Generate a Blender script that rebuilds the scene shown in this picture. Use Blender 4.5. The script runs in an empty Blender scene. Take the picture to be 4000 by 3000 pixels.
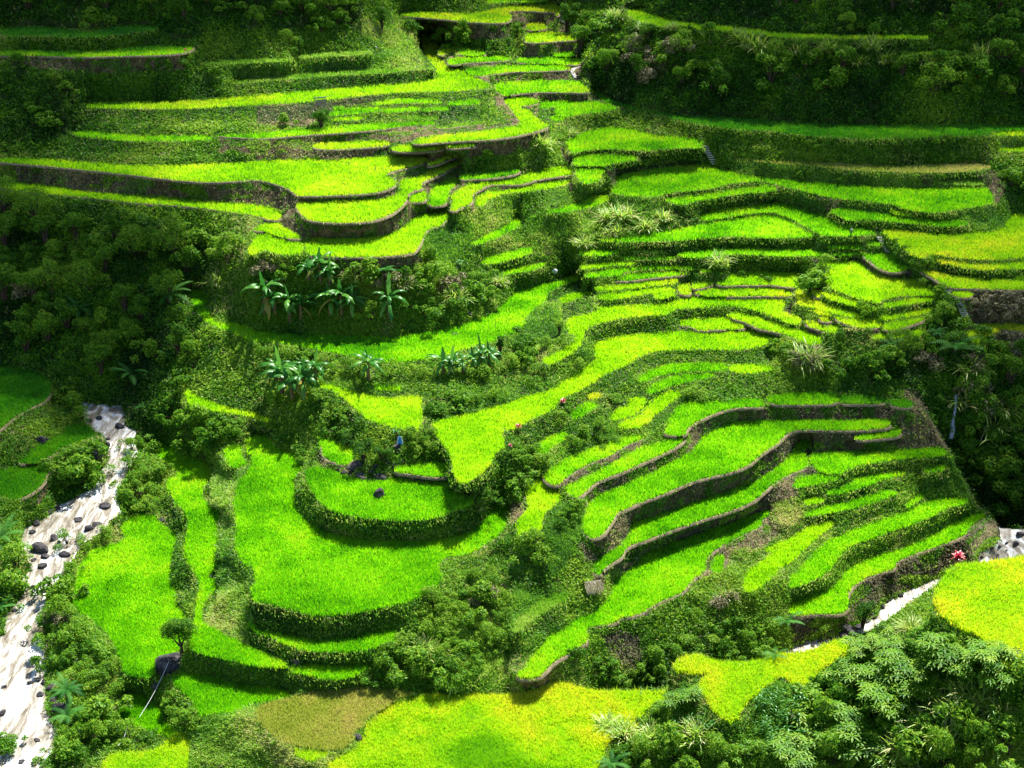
import bpy, bmesh, math, random
import numpy as np
from mathutils import Vector, Matrix
R = math.radians
sc = bpy.context.scene
# ---------------------------------------------------------------- camera, light, exposure
CAM_H = 135.0; PITCH = R(24.0); FPX = 3039.0; W0, H0 = 2212, 1659
cam_d = bpy.data.cameras.new("camera"); cam_d.sensor_width = 36; cam_d.lens = 36 * FPX / W0
cam_d.clip_end = 5000; cam_d.clip_start = 0.5
cam = bpy.data.objects.new("camera", cam_d); sc.collection.objects.link(cam)
cam.location = (0, 0, CAM_H); cam.rotation_euler = (R(90) - PITCH, 0, 0); sc.camera = cam
SUN_EL, SUN_AZ = R(56), R(24)           # azimuth from +Y towards +X
SUN_DIR = Vector((math.sin(SUN_AZ) * math.cos(SUN_EL), math.cos(SUN_AZ) * math.cos(SUN_EL), math.sin(SUN_EL)))
world = bpy.data.worlds.new("World"); sc.world = world; world.use_nodes = True
wn = world.node_tree; sky = wn.nodes.new("ShaderNodeTexSky"); sky.sky_type = 'NISHITA'; sky.sun_disc = False
sky.sun_elevation = SUN_EL; sky.sun_rotation = SUN_AZ; sky.altitude = 1200
wn.links.new(sky.outputs[0], wn.nodes['Background'].inputs[0]); wn.nodes['Background'].inputs[1].default_value = 0.075
sun_d = bpy.data.lights.new("sun", 'SUN'); sun_d.energy = 5.0; sun_d.angle = R(0.5); sun_d.color = (1.0, 0.96, 0.88)
sun = bpy.data.objects.new("sun", sun_d); sc.collection.objects.link(sun)
sun.rotation_euler = SUN_DIR.to_track_quat('Z', 'Y').to_euler(); sun.location = (0, 250, 300)
sc.view_settings.view_transform = 'Standard'; sc.view_settings.look = 'None'
sc.view_settings.exposure = 1.45; sc.view_settings.gamma = 1.0
sc.render.engine = 'CYCLES'; sc.cycles.max_bounces = 6; sc.cycles.transparent_max_bounces = 8
sc.cycles.diffuse_bounces = 3; sc.cycles.glossy_bounces = 1; sc.cycles.transmission_bounces = 3

PADDIES = """
# id|region|colour|wall|poly ; colour g green l lime y yellow d deep o olive grass ; wall b earth g grassy v vines s stone
a1|A|d|v|T00 0,240 200,245 420,240 560,260 640,275 760,300 900,275 960,240 1200,230 1360,240 1340,270 1200,280 1050,300 900,320 700,325 500,320 300,310 0,325
a3|A|g|b|T00 -90,440 400,440 700,450 900,445 1100,425 1300,405 1500,400 1680,405 1660,440 1560,470 1300,485 1000,490 700,500 400,490 -90,485
a4|A|l|v|T00 720,890 1200,885 1600,880 1900,865 2212,835 T01 300,810 700,775 1050,745 1380,725 1500,700 1570,680 1555,600 1480,510 1440,440 1440,360 1390,300 1480,300 1630,320 1625,365 1540,385 1590,405 1550,440 1560,500 1620,540 1650,590 1780,610 1900,680 1980,720 2020,740 2010,770 1900,780 1600,800 1300,800 1050,820 800,850 500,880 200,905 0,915 T00 1800,935 1500,950 1200,945 900,940 740,935
a4b|B|g|g|T01 1640,368 1700,360 1700,400 1620,420 1600,400
a5|B|l|b|T01 1590,430 1720,420 1740,440 1720,460 1640,470 1600,490 1565,460
a6|B|g|b|T01 1745,415 1900,420 2000,445 1990,480 1880,490 1790,485 1745,460
a7|B|g|b|T01 1660,520 1800,500 2000,487 2200,490 2200,530 2000,540 1800,550 1680,570 1660,545
a8|B|g|b|T01 1790,605 2000,585 2212,578 T02 150,562 350,567 520,575 518,605 400,615 200,622 0,625 T01 2100,640 2000,655 1900,670 1840,640
a9|B|g|b|T02 40,520 100,505 300,500 560,500 612,510 605,550 560,568 520,567 350,558 150,553 40,548
a10|B|g|b|T02 365,470 430,452 550,450 560,485 500,495 400,495 360,490
a11|B|y|b|T02 120,300 200,280 300,280 420,290 580,305 575,350 400,360 200,375 110,370 105,330
a12|B|y|b|T02 120,205 280,200 300,230 290,260 200,270 130,265
a13|B|y|b|T01 1220,110 1400,100 1700,125 1900,120 2000,100 2100,75 2212,60 T02 100,50 200,40 380,40 430,65 435,90 405,130 385,150 385,110 300,108 150,100 0,100 T01 2180,110 2210,170 2150,205 2000,205 1800,190 1500,160 1230,145
a14|B|g|g|T01 1980,10 2060,-20 2212,-60 T02 300,-20 310,15 200,25 0,20 T01 2100,30 2000,40
a15|B|g|b|T01 2040,745 2100,725 2212,712 T02 300,703 570,703 620,740 662,785 640,808 400,800 150,805 0,822 T01 2150,840 2080,800
a16|B|l|b|T02 -50,850 0,835 110,840 228,872 222,905 100,920 60,945 140,960 190,1010 260,1075 320,1090 270,1125 150,1155 0,1190 T01 2000,1215 1750,1225 1550,1240 1350,1255 1370,1215 1550,1185 1800,1160 2000,1140 2212,1105 T02 85,1085 60,1040 20,1000 -20,930 -80,880
a17|B|g|v|T02 240,880 400,880 600,880 800,900 880,920 900,950 800,970 650,985 500,1010 460,1018 380,1000 370,930 340,925 300,950 230,940
a18|B|g|g|T02 320,1015 380,1008 455,1025 470,1040 400,1050 340,1045
a19|R|d|v|T02 670,770 760,800 800,850 900,880 1050,930 1200,975 1400,1000 1800,1020 2212,1050 T03 200,1065 600,1085 1200,1090 2400,1080 2400,1130 1990,1138 1920,1145 1900,1180 1500,1185 1000,1205 700,1200 400,1185 200,1160 0,1130 T02 2000,1130 1850,1110 1700,1090 1400,1035 1300,1000 1150,970 1000,945 900,915 780,880 740,830
a20|R|y|g|T03 1925,1160 1990,1145 2400,1138 2400,1175 1960,1180
a21|R|l|g|T03 1980,1290 2400,1270 2400,1310 1990,1320
a22|R|l|v|T02 970,95 1100,85 1130,70 1180,120 1300,165 1450,195 1700,220 2000,245 2212,270 T03 0,285 300,295 700,310 1000,310 1400,310 1430,330 1200,350 1000,345 700,345 400,335 200,345 50,320 T02 2212,320 1900,300 1600,280 1400,250 1200,225 1080,190 1000,140
a23|R|l|v|T03 1230,460 1400,455 1700,450 1690,480 1500,485 1260,480
a24|B|g|v|T02 580,1160 700,1130 850,1105 1000,1115 1150,1155 1250,1180 1450,1190 1600,1215 1642,1250 1630,1285 1450,1285 1300,1295 1150,1315 950,1300 780,1295 680,1300 620,1305 530,1340 480,1280 470,1210
a25|B|g|v|T02 530,1385 560,1345 640,1325 720,1340 900,1340 1080,1340 1090,1365 1060,1395 900,1415 830,1430 800,1450 700,1435 540,1445
a26|B|g|g|T02 545,1470 620,1450 780,1462 800,1480 760,1530 740,1580 640,1600 570,1560
a27|L|g|b|T01 1760,1530 1850,1495 2000,1488 2212,1472 T02 60,1462 65,1490 0,1520 T01 2000,1550 1850,1555 1780,1560
a28|L|l|b|T01 1820,1610 1900,1590 2000,1573 2212,1557 T02 150,1500 300,1460 450,1447 535,1475 545,1515 400,1530 200,1560 100,1595 0,1605 T01 2100,1600 2000,1605 1940,1640 T11 1860,30 1875,90 1830,120 1750,145 1710,175 1680,165 1695,120 1700,80 1690,40 1750,-10
a29|L|l|g|T11 1890,110 1890,70 1930,30 2010,5 T02 0,1650 200,1610 350,1575 500,1570 490,1600 350,1630 T12 150,5 0,10 T11 2080,40 2000,80 1960,130 1900,130
a30|L|l|b|T11 1315,95 1340,30 1380,5 1450,-5 1465,20 1470,80 1400,95
a31|L|g|b|T11 1495,80 1500,20 T01 1500,1650 1560,1600 1640,1565 1740,1545 1770,1570 1740,1600 T11 1665,0 1660,30 1645,110 1550,130 1500,120
a32|L|l|b|T00 -90,1375 300,1370 600,1400 900,1425 1300,1440 1700,1430 2212,1405 T01 400,1385 700,1395 900,1370 1200,1360 1500,1355 1480,1405 1380,1440 1250,1470 1140,1495 1115,1530 1180,1555 1205,1590 1200,1610 1130,1645 T11 1050,10 800,32 400,42 340,30 T01 310,1650 200,1605 80,1570 0,1560 T00 1800,1585 1500,1560 1000,1500 600,1460 300,1430 -90,1400
a33|L|l|b|T01 1485,1425 1560,1385 1640,1350 1740,1332 1737,1360 1650,1385 1600,1415 1490,1440
a34|L|l|b|T01 1230,1570 1400,1535 1500,1490 1600,1440 1700,1405 1785,1400 1785,1425 1700,1450 1640,1490 1560,1530 1440,1575 1425,1610 1440,1640 1350,1655 T11 1305,30 1295,80 1250,140 1150,210 1000,260 800,275 600,270 450,250 400,210 330,110 450,95 700,80 1000,75 1130,65 1220,25 T01 1250,1640
a37|L|l|b|T11 1370,230 1450,190 1600,170 1690,185 1700,205 1640,250 1600,300 1500,320 1450,370 1430,430 1390,500 1350,540 1100,565 800,570 500,560 432,540 432,440 480,400 700,405 1000,400 1130,380 1220,345 1300,290
a38|L|l|b|T10 2190,330 T11 50,290 200,265 230,310 310,350 380,385 390,412 300,408 200,395 130,360 50,342 0,345
a39|L|l|b|T00 -90,1560 0,1565 300,1595 550,1635 T10 700,0 1000,30 1500,60 2000,105 2212,125 T11 100,140 215,175 225,215 190,252 100,245 40,220 0,215 T10 2212,210 2000,180 1600,125 1200,105 900,70 500,30 200,5 T00 0,1630 -90,1615
a40|L|l|g|T10 2140,530 2190,420 T11 20,380 90,358 180,408 390,432 412,540 300,555 150,545 100,515 0,530 T10 2180,560
b1|A|g|g|T01 655,935 750,925 755,955 670,955
b2|A|g|v|T01 975,910 1100,880 1200,868 1400,865 1600,880 1605,900 1400,895 1200,900 1060,915
b3|A|g|v|T01 1650,890 1750,878 1940,870 1945,905 1800,915 1660,915
b4|A|g|v|T01 640,970 850,945 1000,935 1082,940 1082,970 900,985 700,1005 640,1010
b5|A|g|v|T01 1087,960 1200,945 1350,932 1425,935 1420,960 1250,975 1090,985
b6|A|g|v|T01 1430,950 1550,938 1690,935 1690,955 1550,962 1440,968
b7|A|l|v|T01 650,1035 800,1020 930,1015 930,1040 800,1045 660,1050
b8|A|g|b|T00 1880,1170 2000,1178 T01 0,1165 300,1130 600,1110 900,1085 1200,1070 1400,1058 1550,1055 1540,1085 1300,1095 1050,1130 700,1155 400,1175 100,1200 0,1200 T00 1880,1185
b9|A|l|b|T01 485,1255 600,1240 900,1225 1160,1230 1160,1265 900,1285 650,1300 500,1290
b10|A|g|v|T00 620,1145 750,1140 900,1155 1100,1175 1300,1180 1600,1185 1820,1185 1840,1215 1700,1220 1400,1225 1200,1225 1000,1220 880,1200 700,1185 620,1170
b11|A|l|b|T01 1180,1275 1400,1265 1620,1250 1637,1290 1500,1310 1300,1320 1185,1310
b12|A|l|b|T01 1642,1250 1800,1240 1905,1240 1905,1270 1800,1280 1650,1290
b13|A|h|b|T01 1520,1112 1700,1085 1980,1050 1980,1075 1800,1095 1600,1120
c1|A|h|g|T01 340,480 600,455 880,440 1040,455 900,480 600,495 350,505
c2|A|h|v|T01 0,680 300,650 700,610 1200,590 1540,590 1550,605 1400,605 1100,640 700,655 400,680 0,715 T00 2000,730 2000,700
c4|R|o|g|T02 1900,1360 T03 0,1395 300,1400 900,1430 1300,1430 1800,1410 1950,1440 1880,1470 1600,1500 1200,1495 800,1480 400,1440 0,1412 T02 1900,1370
d1|R|g|g|T02 890,1530 1050,1490 1300,1455 1600,1430 1750,1440 1860,1490 2070,1535 2170,1570 2050,1575 1850,1600 1720,1640 T12 1480,0 1300,25 1240,50 1000,42 860,18 T02 870,1640 900,1600
d2|R|g|g|T02 2110,1530 2212,1545 T03 0,1548 300,1575 700,1605 1100,1632 1500,1632 1900,1625 T13 1930,10 1945,90 1900,120 1750,135 1500,190 1300,175 1150,145 1080,110 900,90 750,75 600,65 400,20 T03 300,1655 50,1600 T02 2190,1575
d3|R|g|v|T12 1290,60 1500,30 1700,5 T02 2000,1625 2212,1615 T03 30,1610 80,1650 T12 2212,5 2000,20 1800,50 1650,75 1540,95 1500,120 1400,105 1290,75
d4|R|g|g|T12 1600,200 1700,175 1850,150 2050,125 2212,110 T13 100,100 200,125 400,190 600,250 760,300 900,340 930,370 900,380 700,385 470,385 440,365 350,320 200,235 100,190 0,178 T12 2100,190 1950,207 1800,235 1650,262
d5|R|g|v|T12 800,415 1000,400 1100,380 1300,345 1500,310 1650,280 1850,240 2000,215 2212,205 T13 60,215 200,260 300,330 400,368 430,385 350,395 200,400 0,405 T12 2212,410 2000,390 1700,400 1500,420 1300,435 1000,435 750,435
d6|R|g|v|T13 530,180 600,145 700,150 900,185 1200,220 1500,245 1710,260 1715,300 1500,305 1200,275 1000,255 800,240 700,260 620,215
d7|R|l|g|T13 1040,165 1100,155 1250,190 1240,215 1100,205
d8|R|y|g|T13 960,330 1100,340 1300,360 1600,365 1900,360 2030,330 2060,240 2120,200 2400,190 2400,580 2212,570 2000,595 1800,590 1600,575 1400,540 1350,580 1250,560 1150,480 1050,400
d9|R|y|v|T13 1450,585 1600,595 1800,625 1900,630 2212,605 2400,605 2400,665 2212,675 2000,675 1800,685 1600,640 1470,620
d10|R|y|b|T13 1310,675 1450,700 1600,730 1800,755 2100,770 2400,770 2400,850 2000,850 1800,840 1550,835 1450,760 1350,710
d11|R|y|b|T13 1600,870 1700,855 1765,870 1760,915 1650,920 1590,895
d12|R|y|g|T13 2120,730 2400,700 2400,758 2120,758
d13|R|y|g|T13 1750,1165 1850,1150 2050,1150 2400,1160 2400,1215 2000,1215 1900,1240 1880,1290 1800,1320 1720,1270 1720,1220
d14|R|g|v|T12 1420,560 1480,520 1700,500 1850,490 2212,495 T13 200,510 500,520 800,520 800,550 600,560 300,560 0,560 T12 2212,555 1900,540 1650,575 1500,570
d15|R|g|g|T13 520,470 650,460 805,460 805,500 650,495 520,495
d16|R|g|v|T13 855,440 980,440 1000,470 900,470 850,460
d17|R|g|b|T13 810,545 900,535 1060,540 1120,590 1200,640 1230,670 1180,690 1080,705 980,680 900,620 850,580
d18|M|g|v|T12 580,520 700,505 850,500 930,515 900,545 750,560 600,560
d19|M|g|v|T12 940,570 1100,548 1300,555 1420,575 1400,592 1200,592 950,592
d20|M|l|v|T12 600,650 800,615 960,602 1100,612 1060,635 850,645 650,675 600,670
d21|M|g|v|T12 620,720 750,700 900,665 1100,645 1300,640 1580,650 1580,680 1400,675 1200,675 1050,680 950,705 930,735 800,740 640,745
d22|M|g|b|T12 940,740 1050,710 1300,695 1510,687 1510,720 1350,735 1150,755 1000,775 850,772 930,755
d24|M|y|g|T12 720,840 850,820 1000,793 1200,778 1400,753 1430,760 1420,800 1330,805 1200,825 1000,845 800,865 730,862
d25|M|l|v|T12 740,900 900,875 1200,835 1350,830 1410,870 1400,910 1300,930 1220,920 1230,890 1180,880 1100,900 950,930 800,940 740,920
p|P|g|v|T10 1600,840 1680,850 1780,870 1790,960 1820,1060 1850,1120 1900,1150 2050,1140 2212,1190 T11 0,1220 400,1240 900,1250 1150,1265 1400,1230 1700,1180 1850,1130 2000,1080 2100,1020 2150,950 2212,890 T12 100,850 250,800 400,780 500,725 590,710 600,760 480,800 350,850 290,900 300,960 200,1010 130,1090 100,1170 20,1240 T11 2150,1240 2080,1290 1980,1330 1860,1350 1700,1400 1550,1440 1400,1465 1200,1480 1080,1470 900,1440 700,1400 500,1370 300,1330 0,1300 T10 2212,1310 2100,1270 2000,1220 1900,1190 1820,1150 1760,1100 1700,1040 1660,960 1640,900
d27|M|l|v|T12 390,935 500,892 620,872 700,845 700,895 600,910 480,970 400,960
d28|M|l|v|T12 740,1010 900,990 1200,985 1280,960 1450,940 1550,908 1700,922 1900,922 2212,925 T13 150,940 130,1000 110,1045 200,1070 285,1100 270,1150 200,1150 110,1110 0,1070 T12 2212,1060 2100,1030 1900,985 1700,1000 1500,1010 1380,1020 1350,1070 1200,1075 1000,1090 850,1120 700,1160 620,1210 610,1300 560,1370 480,1420 380,1480 300,1500 250,1460 350,1420 450,1370 540,1290 480,1220 470,1120 550,1080 650,1070 740,1040
d31|M|l|b|T12 1430,1130 1550,1110 1800,1095 1900,1110 2020,1160 2000,1190 1800,1195 1600,1205 1560,1170 1450,1160
d32|M|l|s|T12 1860,1075 1950,1045 2100,1085 2212,1120 T13 150,1150 300,1200 480,1270 470,1320 350,1335 280,1300 150,1240 0,1200 T12 2150,1195 2080,1160 2000,1125 1870,1090
q|Q|l|v|T12 700,1330 800,1280 1000,1240 1200,1230 1400,1218 1480,1203 1560,1232 1800,1217 2000,1205 2212,1240 T13 130,1300 60,1325 T12 2150,1335 2000,1370 1700,1370 1400,1370 1200,1390 1080,1440 1020,1490 850,1560 720,1640 T22 620,50 480,110 380,170 365,230 200,300 80,370 0,415 T21 2140,400 2130,480 2150,560 2060,600 2030,690 1980,750 1900,820 1800,875 1740,850 1705,750 1700,660 1660,580 1590,490 1530,400 1505,345 1800,280 2000,230 2212,165 T22 0,160 150,110 300,80 400,20 T12 500,1610 620,1530 720,1480 690,1400
d34|S|g|v|T12 1080,1620 1150,1570 1300,1510 1500,1490 1800,1490 1860,1520 1850,1555 1600,1555 1400,1568 1250,1600 1150,1650 T22 1090,-5
d35|S|l|v|T12 1870,1510 1950,1500 2240,1510 2240,1560 2000,1580 1880,1560
d36|S|g|v|T12 1300,1635 1450,1592 1600,1575 1750,1580 1735,1610 1600,1635 T22 1480,0 1350,30 1250,70 1180,105 1165,60 1230,10
d37|S|l|g|T22 1440,60 1460,95 1400,150 1320,200 1300,240 1220,280 1180,340 1100,385 1000,395 920,390 930,350 1030,315 1090,285 1160,220 1210,140 1300,90
d38|S|l|g|T22 820,300 900,240 1000,190 990,160 1060,130 1150,130 1160,170 1090,250 1050,285 950,308 850,330
d39|S|g|v|T22 510,260 560,210 650,170 730,180 740,210 650,260 560,310 500,310
d40|S|g|g|T22 190,560 250,510 350,460 450,420 490,450 470,490 380,530 300,600 240,610
d41|S|g|b|T22 270,800 350,730 500,640 700,570 850,510 1000,455 1130,455 1140,480 1050,510 950,560 850,630 700,680 550,760 450,830 390,890 300,860
d42|S|g|b|T22 460,900 600,830 750,770 900,680 1000,620 1100,560 1250,520 1350,485 1480,465 1495,490 1400,560 1280,620 1120,690 950,770 800,820 700,870 620,950 560,1000 470,950
d43|S|g|b|T22 1310,440 1350,340 1380,250 1450,200 1500,170 1600,170 1800,160 2000,140 2150,145 2180,190 2150,210 2000,205 1850,225 1700,280 1560,350 1510,400 1490,450 1400,455
d44|S|g|b|T22 600,1190 640,1100 640,1050 750,960 900,900 1100,820 1200,780 1300,720 1450,650 1570,580 1620,480 1700,440 1850,340 2212,320 T23 300,325 600,320 900,315 1050,320 1060,350 1040,385 900,400 700,410 500,405 300,400 200,410 120,470 80,520 0,570 T22 2150,610 2080,680 2000,730 1850,780 1700,810 1550,850 1430,900 1300,960 1100,1030 1000,1080 900,1120 880,1170 820,1260 770,1320 680,1350 600,1260
d45|S|g|b|T23 -10,110 200,95 420,78 560,80 600,110 606,180 300,185 0,185
d45b|S|d|b|T23 612,110 800,105 1010,120 1012,180 800,178 614,180
d46|S|d|b|T23 1030,150 1150,140 1240,150 1250,200 1170,215 1060,190
d47|S|g|b|T23 755,450 900,430 1050,405 1140,395 1150,440 1100,465 950,480 760,495
d48|S|g|s|T22 1000,1220 1150,1180 1300,1130 1500,1060 1700,990 1900,920 2100,850 2212,770 T23 100,700 200,620 240,520 300,490 390,510 390,540 330,560 290,600 345,645 350,690 345,730 250,760 100,830 50,870 0,905 T22 2130,980 2080,1020 1950,1080 1800,1130 1600,1190 1400,1260 1200,1340 1050,1390 970,1430 950,1500 850,1560 780,1610 770,1659 700,1640 680,1560 750,1510 900,1430 1000,1320 1010,1260
d49|T|g|v|T23 360,640 400,600 600,590 900,592 1200,577 1520,560 1545,600 1500,635 1300,640 1100,660 900,690 750,720 650,765 630,785 450,780 400,720 365,690
d50|T|g|v|T23 200,890 260,835 400,792 620,797 640,825 500,855 350,890 250,910
d51|T|g|v|T23 490,950 600,910 700,870 750,830 900,800 1100,770 1180,765 1190,785 1100,810 950,840 900,870 800,910 600,960 500,965
d52|T|g|v|T23 300,1120 400,1090 600,1050 800,980 950,945 1080,930 1120,960 1000,1000 800,1070 600,1110 400,1150 310,1150
d53|T|g|g|T23 1335,740 1500,710 1540,720 1540,750 1400,770 1340,770
d54|T|g|g|T23 1180,1060 1200,1030 1300,950 1340,950 1350,980 1260,1040 1200,1080
d55|T|l|g|T22 2010,1640 2100,1580 2212,1500 T23 200,1330 350,1240 450,1195 560,1187 575,1225 480,1290 380,1370 330,1430 250,1500 180,1560 100,1600 80,1655 T32 1200,85 1150,80 1140,30
d56|T|g|g|T23 1370,1020 1500,990 1700,1000 1720,1040 1650,1060 1550,1070 1450,1130 1300,1200 1100,1270 950,1320 850,1360 700,1410 620,1480 570,1560 500,1655 T33 170,50 100,60 100,20 T23 230,1655 300,1580 380,1490 450,1420 550,1350 700,1270 950,1190 1150,1130
d57|T|g|s|T33 85,150 200,110 290,80 340,40 T23 660,1620 800,1540 900,1505 1100,1440 1300,1370 1500,1270 1600,1190 1700,1150 1850,1115 1900,1150 1790,1200 1740,1260 1700,1310 1600,1360 1400,1430 1250,1480 1090,1550 1110,1600 950,1640 T33 430,40 390,100 400,150 370,195 250,190 110,205
d58|S|g|b|T22 980,1640 1070,1560 1110,1500 1250,1430 1400,1370 1600,1300 1800,1240 2000,1160 2150,1110 2212,1100 T23 20,1098 30,1115 10,1150 T22 2212,1150 2150,1190 2160,1240 2000,1310 1850,1390 1750,1440 1700,1490 1660,1560 1680,1600 1640,1655 T32 900,15 862,60 840,90 760,120 690,155 640,190 580,208 530,212 515,235 470,245 400,255 365,265 375,330 320,360 270,395 210,425 150,490 120,512 20,512 50,470 130,360 190,290 260,275 300,220 410,185 450,140 490,70 480,30 T22 970,1655
d59|S|g|b|T22 1700,1570 1760,1500 1800,1480 1830,1500 1820,1600 1810,1655 1720,1640
d60|S|l|g|T22 130,850 230,840 280,855 350,905 430,960 420,1020 350,1080 280,1130 260,1180 250,1270 200,1320 70,1365 50,1300 40,1230 80,1150 150,1090 130,1000
e1|K|g|v|T20 2150,460 T21 0,445 100,470 180,550 300,600 370,660 420,740 360,770 340,850 330,950 360,1080 430,1170 520,1250 700,1310 900,1350 1200,1365 1500,1360 1750,1320 1900,1250 1990,1150 2000,1110 2100,1070 2170,1065 2170,1250 2100,1320 1950,1430 1800,1500 1650,1500 1560,1570 1600,1655 T31 1600,30 1560,100 1480,150 1350,220 1200,260 1000,300 850,330 650,350 500,350 350,320 200,270 0,230 T30 2200,210 2165,140 2212,80 T20 2200,1600 2110,1570 2050,1480 2035,1350 2055,1200 2020,1050 2060,870 2150,760 2190,650 2130,580 2110,510
e2|K|g|v|T21 420,760 520,725 600,735 700,770 850,830 1000,845 1170,835 1200,815 1350,850 1480,845 1680,860 1650,920 1750,950 1880,960 1900,1000 1850,1060 1700,1110 1560,1165 1300,1190 1100,1180 900,1160 750,1130 620,1090 550,1020 480,920 440,830
e3|K|g|s|T21 540,455 600,480 700,520 850,570 870,620 800,700 750,710 700,690 600,660 570,580
e4|K|g|s|T21 1200,725 1400,700 1660,680 1670,740 1660,810 1500,810 1350,785 1200,770
e5|K|l|v|T11 500,1655 T21 600,10 750,50 900,90 1050,130 1200,130 1450,110 1420,180 1440,350 1400,420 1280,400 1150,380 1000,330 930,290 830,200 760,130 650,60 520,40
e6|K|g|v|T21 1010,20 1120,25 1250,35 1270,65 1130,70 1020,55
e7|K|l|v|T20 1590,60 1650,60 1750,130 1900,200 2100,240 2212,260 T21 50,280 170,320 190,350 100,340 0,310 T20 2212,295 2000,265 1800,235 1680,220 1620,160
e8|K|g|v|T20 1400,500 1450,530 1600,600 1700,660 1830,710 1830,800 1750,900 1740,1000 1850,1080 1920,1100 1900,1200 1880,1350 1870,1500 1890,1580 1800,1655 T30 1780,20 1890,50 1880,100 1800,200 1745,260 1740,380 1780,440 1900,480 2000,550 2100,600 2212,650 T31 100,680 200,720 280,770 270,800 200,805 100,800 0,790 T30 2212,790 1900,720 1700,670 1640,640 1660,500 1690,380 1700,250 1740,100 1710,20 T20 1650,1600 1590,1480 1620,1300 1640,1200 1580,1100 1500,1000 1450,900 1440,850 1550,800 1500,730 1350,650 1370,560
e9|K|g|v|T20 1130,1170 1280,1130 1350,1160 1380,1210 1500,1290 1540,1310 1500,1450 1480,1550 1475,1655 T30 1500,80 1550,120 1500,220 1550,280 1630,340 1640,420 1600,600 1560,650 1490,670 1340,780 1330,830 1320,890 1200,880 1070,850 1060,760 1000,650 950,530 850,450 780,390 720,350 620,280 620,200 640,100 660,0 T20 700,1550 760,1450 950,1400 1120,1350 1000,1250 1120,1190
e10|K|g|v|T30 1040,1040 1060,1010 1200,1030 1270,1050 1350,1120 1440,1160 1400,1210 1420,1270 1500,1320 1560,1370 1540,1400 1450,1410 1400,1380 1250,1340 1150,1300 1100,1280 1010,1230 1020,1130
e11|K|g|v|T30 1490,890 1620,840 1800,870 2000,920 2212,960 T31 150,970 250,1010 340,1030 300,1060 200,1080 50,1100 0,1110 T30 2100,1160 2000,1210 1900,1200 1740,1230 1700,1180 1660,1080 1550,990 1490,930
e12|K|g|v|T31 0,440 100,480 300,520 500,570 650,560 900,520 1100,470 1230,455 1240,500 1230,560 1100,620 900,660 700,670 450,660 250,600 100,530 0,500 T30 2150,440 2150,415
e13|K|g|v|T31 285,815 400,785 600,783 850,783 980,778 990,800 900,840 850,880 700,905 550,890 400,860 300,835
e14|W|d|b|T10 -100,1500 100,1505 200,1540 330,1560 430,1640 T20 440,60 400,150 250,220 100,310 0,400 -100,450
e15|W|d|b|T20 160,690 200,640 300,550 450,480 550,440 560,380 680,340 800,400 830,460 780,490 650,520 540,560 450,620 350,680 250,695
e16|W|d|b|T20 -100,780 80,730 300,708 450,645 510,645 500,700 420,760 380,850 330,910 200,990 100,1010 0,980 -100,960
e17|F|y|v|T33 820,130 850,60 880,0 T23 1650,1580 2000,1560 2212,1510 2500,1470 2600,1600 T33 1420,300 1280,420 1230,450 1180,480 1160,420 1100,360 1040,310 960,280 870,220 830,180
e18|F|y|v|T33 0,410 200,390 300,350 400,320 410,350 390,400 300,450 240,500 180,560 130,560 60,500 0,560 T32 1150,640 1100,750 1000,690 980,640 920,570 940,530 1000,500 900,500 790,480 830,420 930,400 990,440 1120,450 1269,430
e19|F|y|v|T31 950,1290 1000,1220 1100,1170 1200,1090 1300,1060 1500,1060 1700,1050 1900,1040 2000,1060 2212,1070 T32 60,585 150,560 200,530 300,560 420,590 600,590 790,590 780,620 700,650 620,710 620,780 550,800 480,830 440,900 400,1050 T31 650,1830 620,1680 700,1620 900,1500 960,1400 940,1330
e20|F|o|g|T31 0,1150 100,1110 300,1060 450,1010 700,990 900,960 1200,990 1400,1020 1300,1050 1200,1080 1100,1160 1000,1205 925,1270 935,1310 850,1340 820,1480 650,1520 500,1500 330,1465 200,1450 100,1350 0,1250
e21|F|y|g|T31 330,1480 450,1515 650,1535 640,1570 500,1620 400,1600 340,1550
e22|F|y|g|T30 940,1570 1100,1560 1300,1560 1450,1480 1480,1400 1640,1390 1630,1500 1600,1800 850,1800
e23|S|g|v|T31 1460,370 1500,320 1560,305 1580,340 1580,385 1480,400
e24|K|g|g|T20 1930,570 2000,540 2100,545 2080,620 2130,690 2110,720 2000,740 1950,660
e26|P|g|v|T11 1930,640 1950,590 2050,560 2212,520 T12 100,480 185,500 160,540 50,575 0,585 T11 2100,620
e27|P|g|v|T11 2030,715 2100,690 2212,680 T12 100,660 250,620 290,620 270,650 150,690 50,700 0,712 T11 2150,730 2040,735
e28|P|g|g|T11 1830,460 1900,430 2000,370 2100,330 2212,270 T12 0,240 70,220 80,260 60,310 0,330 T11 2100,400 2000,430 1900,470
e29|M|g|g|T12 280,185 450,140 600,100 650,40 800,25 870,40 850,70 750,110 700,140 600,160 450,180 330,190
g1|M|l|g|T13 400,625 500,605 780,598 830,650 900,705 1000,740 1100,755 1280,760 1350,800 1430,850 1490,890 1440,905 1200,900 1000,930 950,970 850,950 700,900 550,840 500,790 400,760 420,735 560,690 540,650
g2|M|l|v|T13 990,972 1150,952 1300,925 1440,912 1490,907 1400,950 1200,980 1000,1010
g3|M|y|v|T13 475,872 600,892 750,940 900,980 950,990 950,1020 900,1040 800,1010 650,970 480,920
g4|M|y|b|T13 390,860 430,840 465,872 460,920 390,910
g5|M|y|g|T13 250,840 300,870 350,930 450,950 600,1000 750,1050 830,1080 830,1100 700,1090 500,1040 350,1000 260,980 240,930
g6|M|y|b|T13 580,1080 700,1105 850,1115 960,1095 975,1180 800,1190 700,1160 590,1110
g7|M|y|g|T13 960,1080 1100,1060 1300,1030 1430,1000 1430,1050 1200,1090 1000,1120 975,1100
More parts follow.
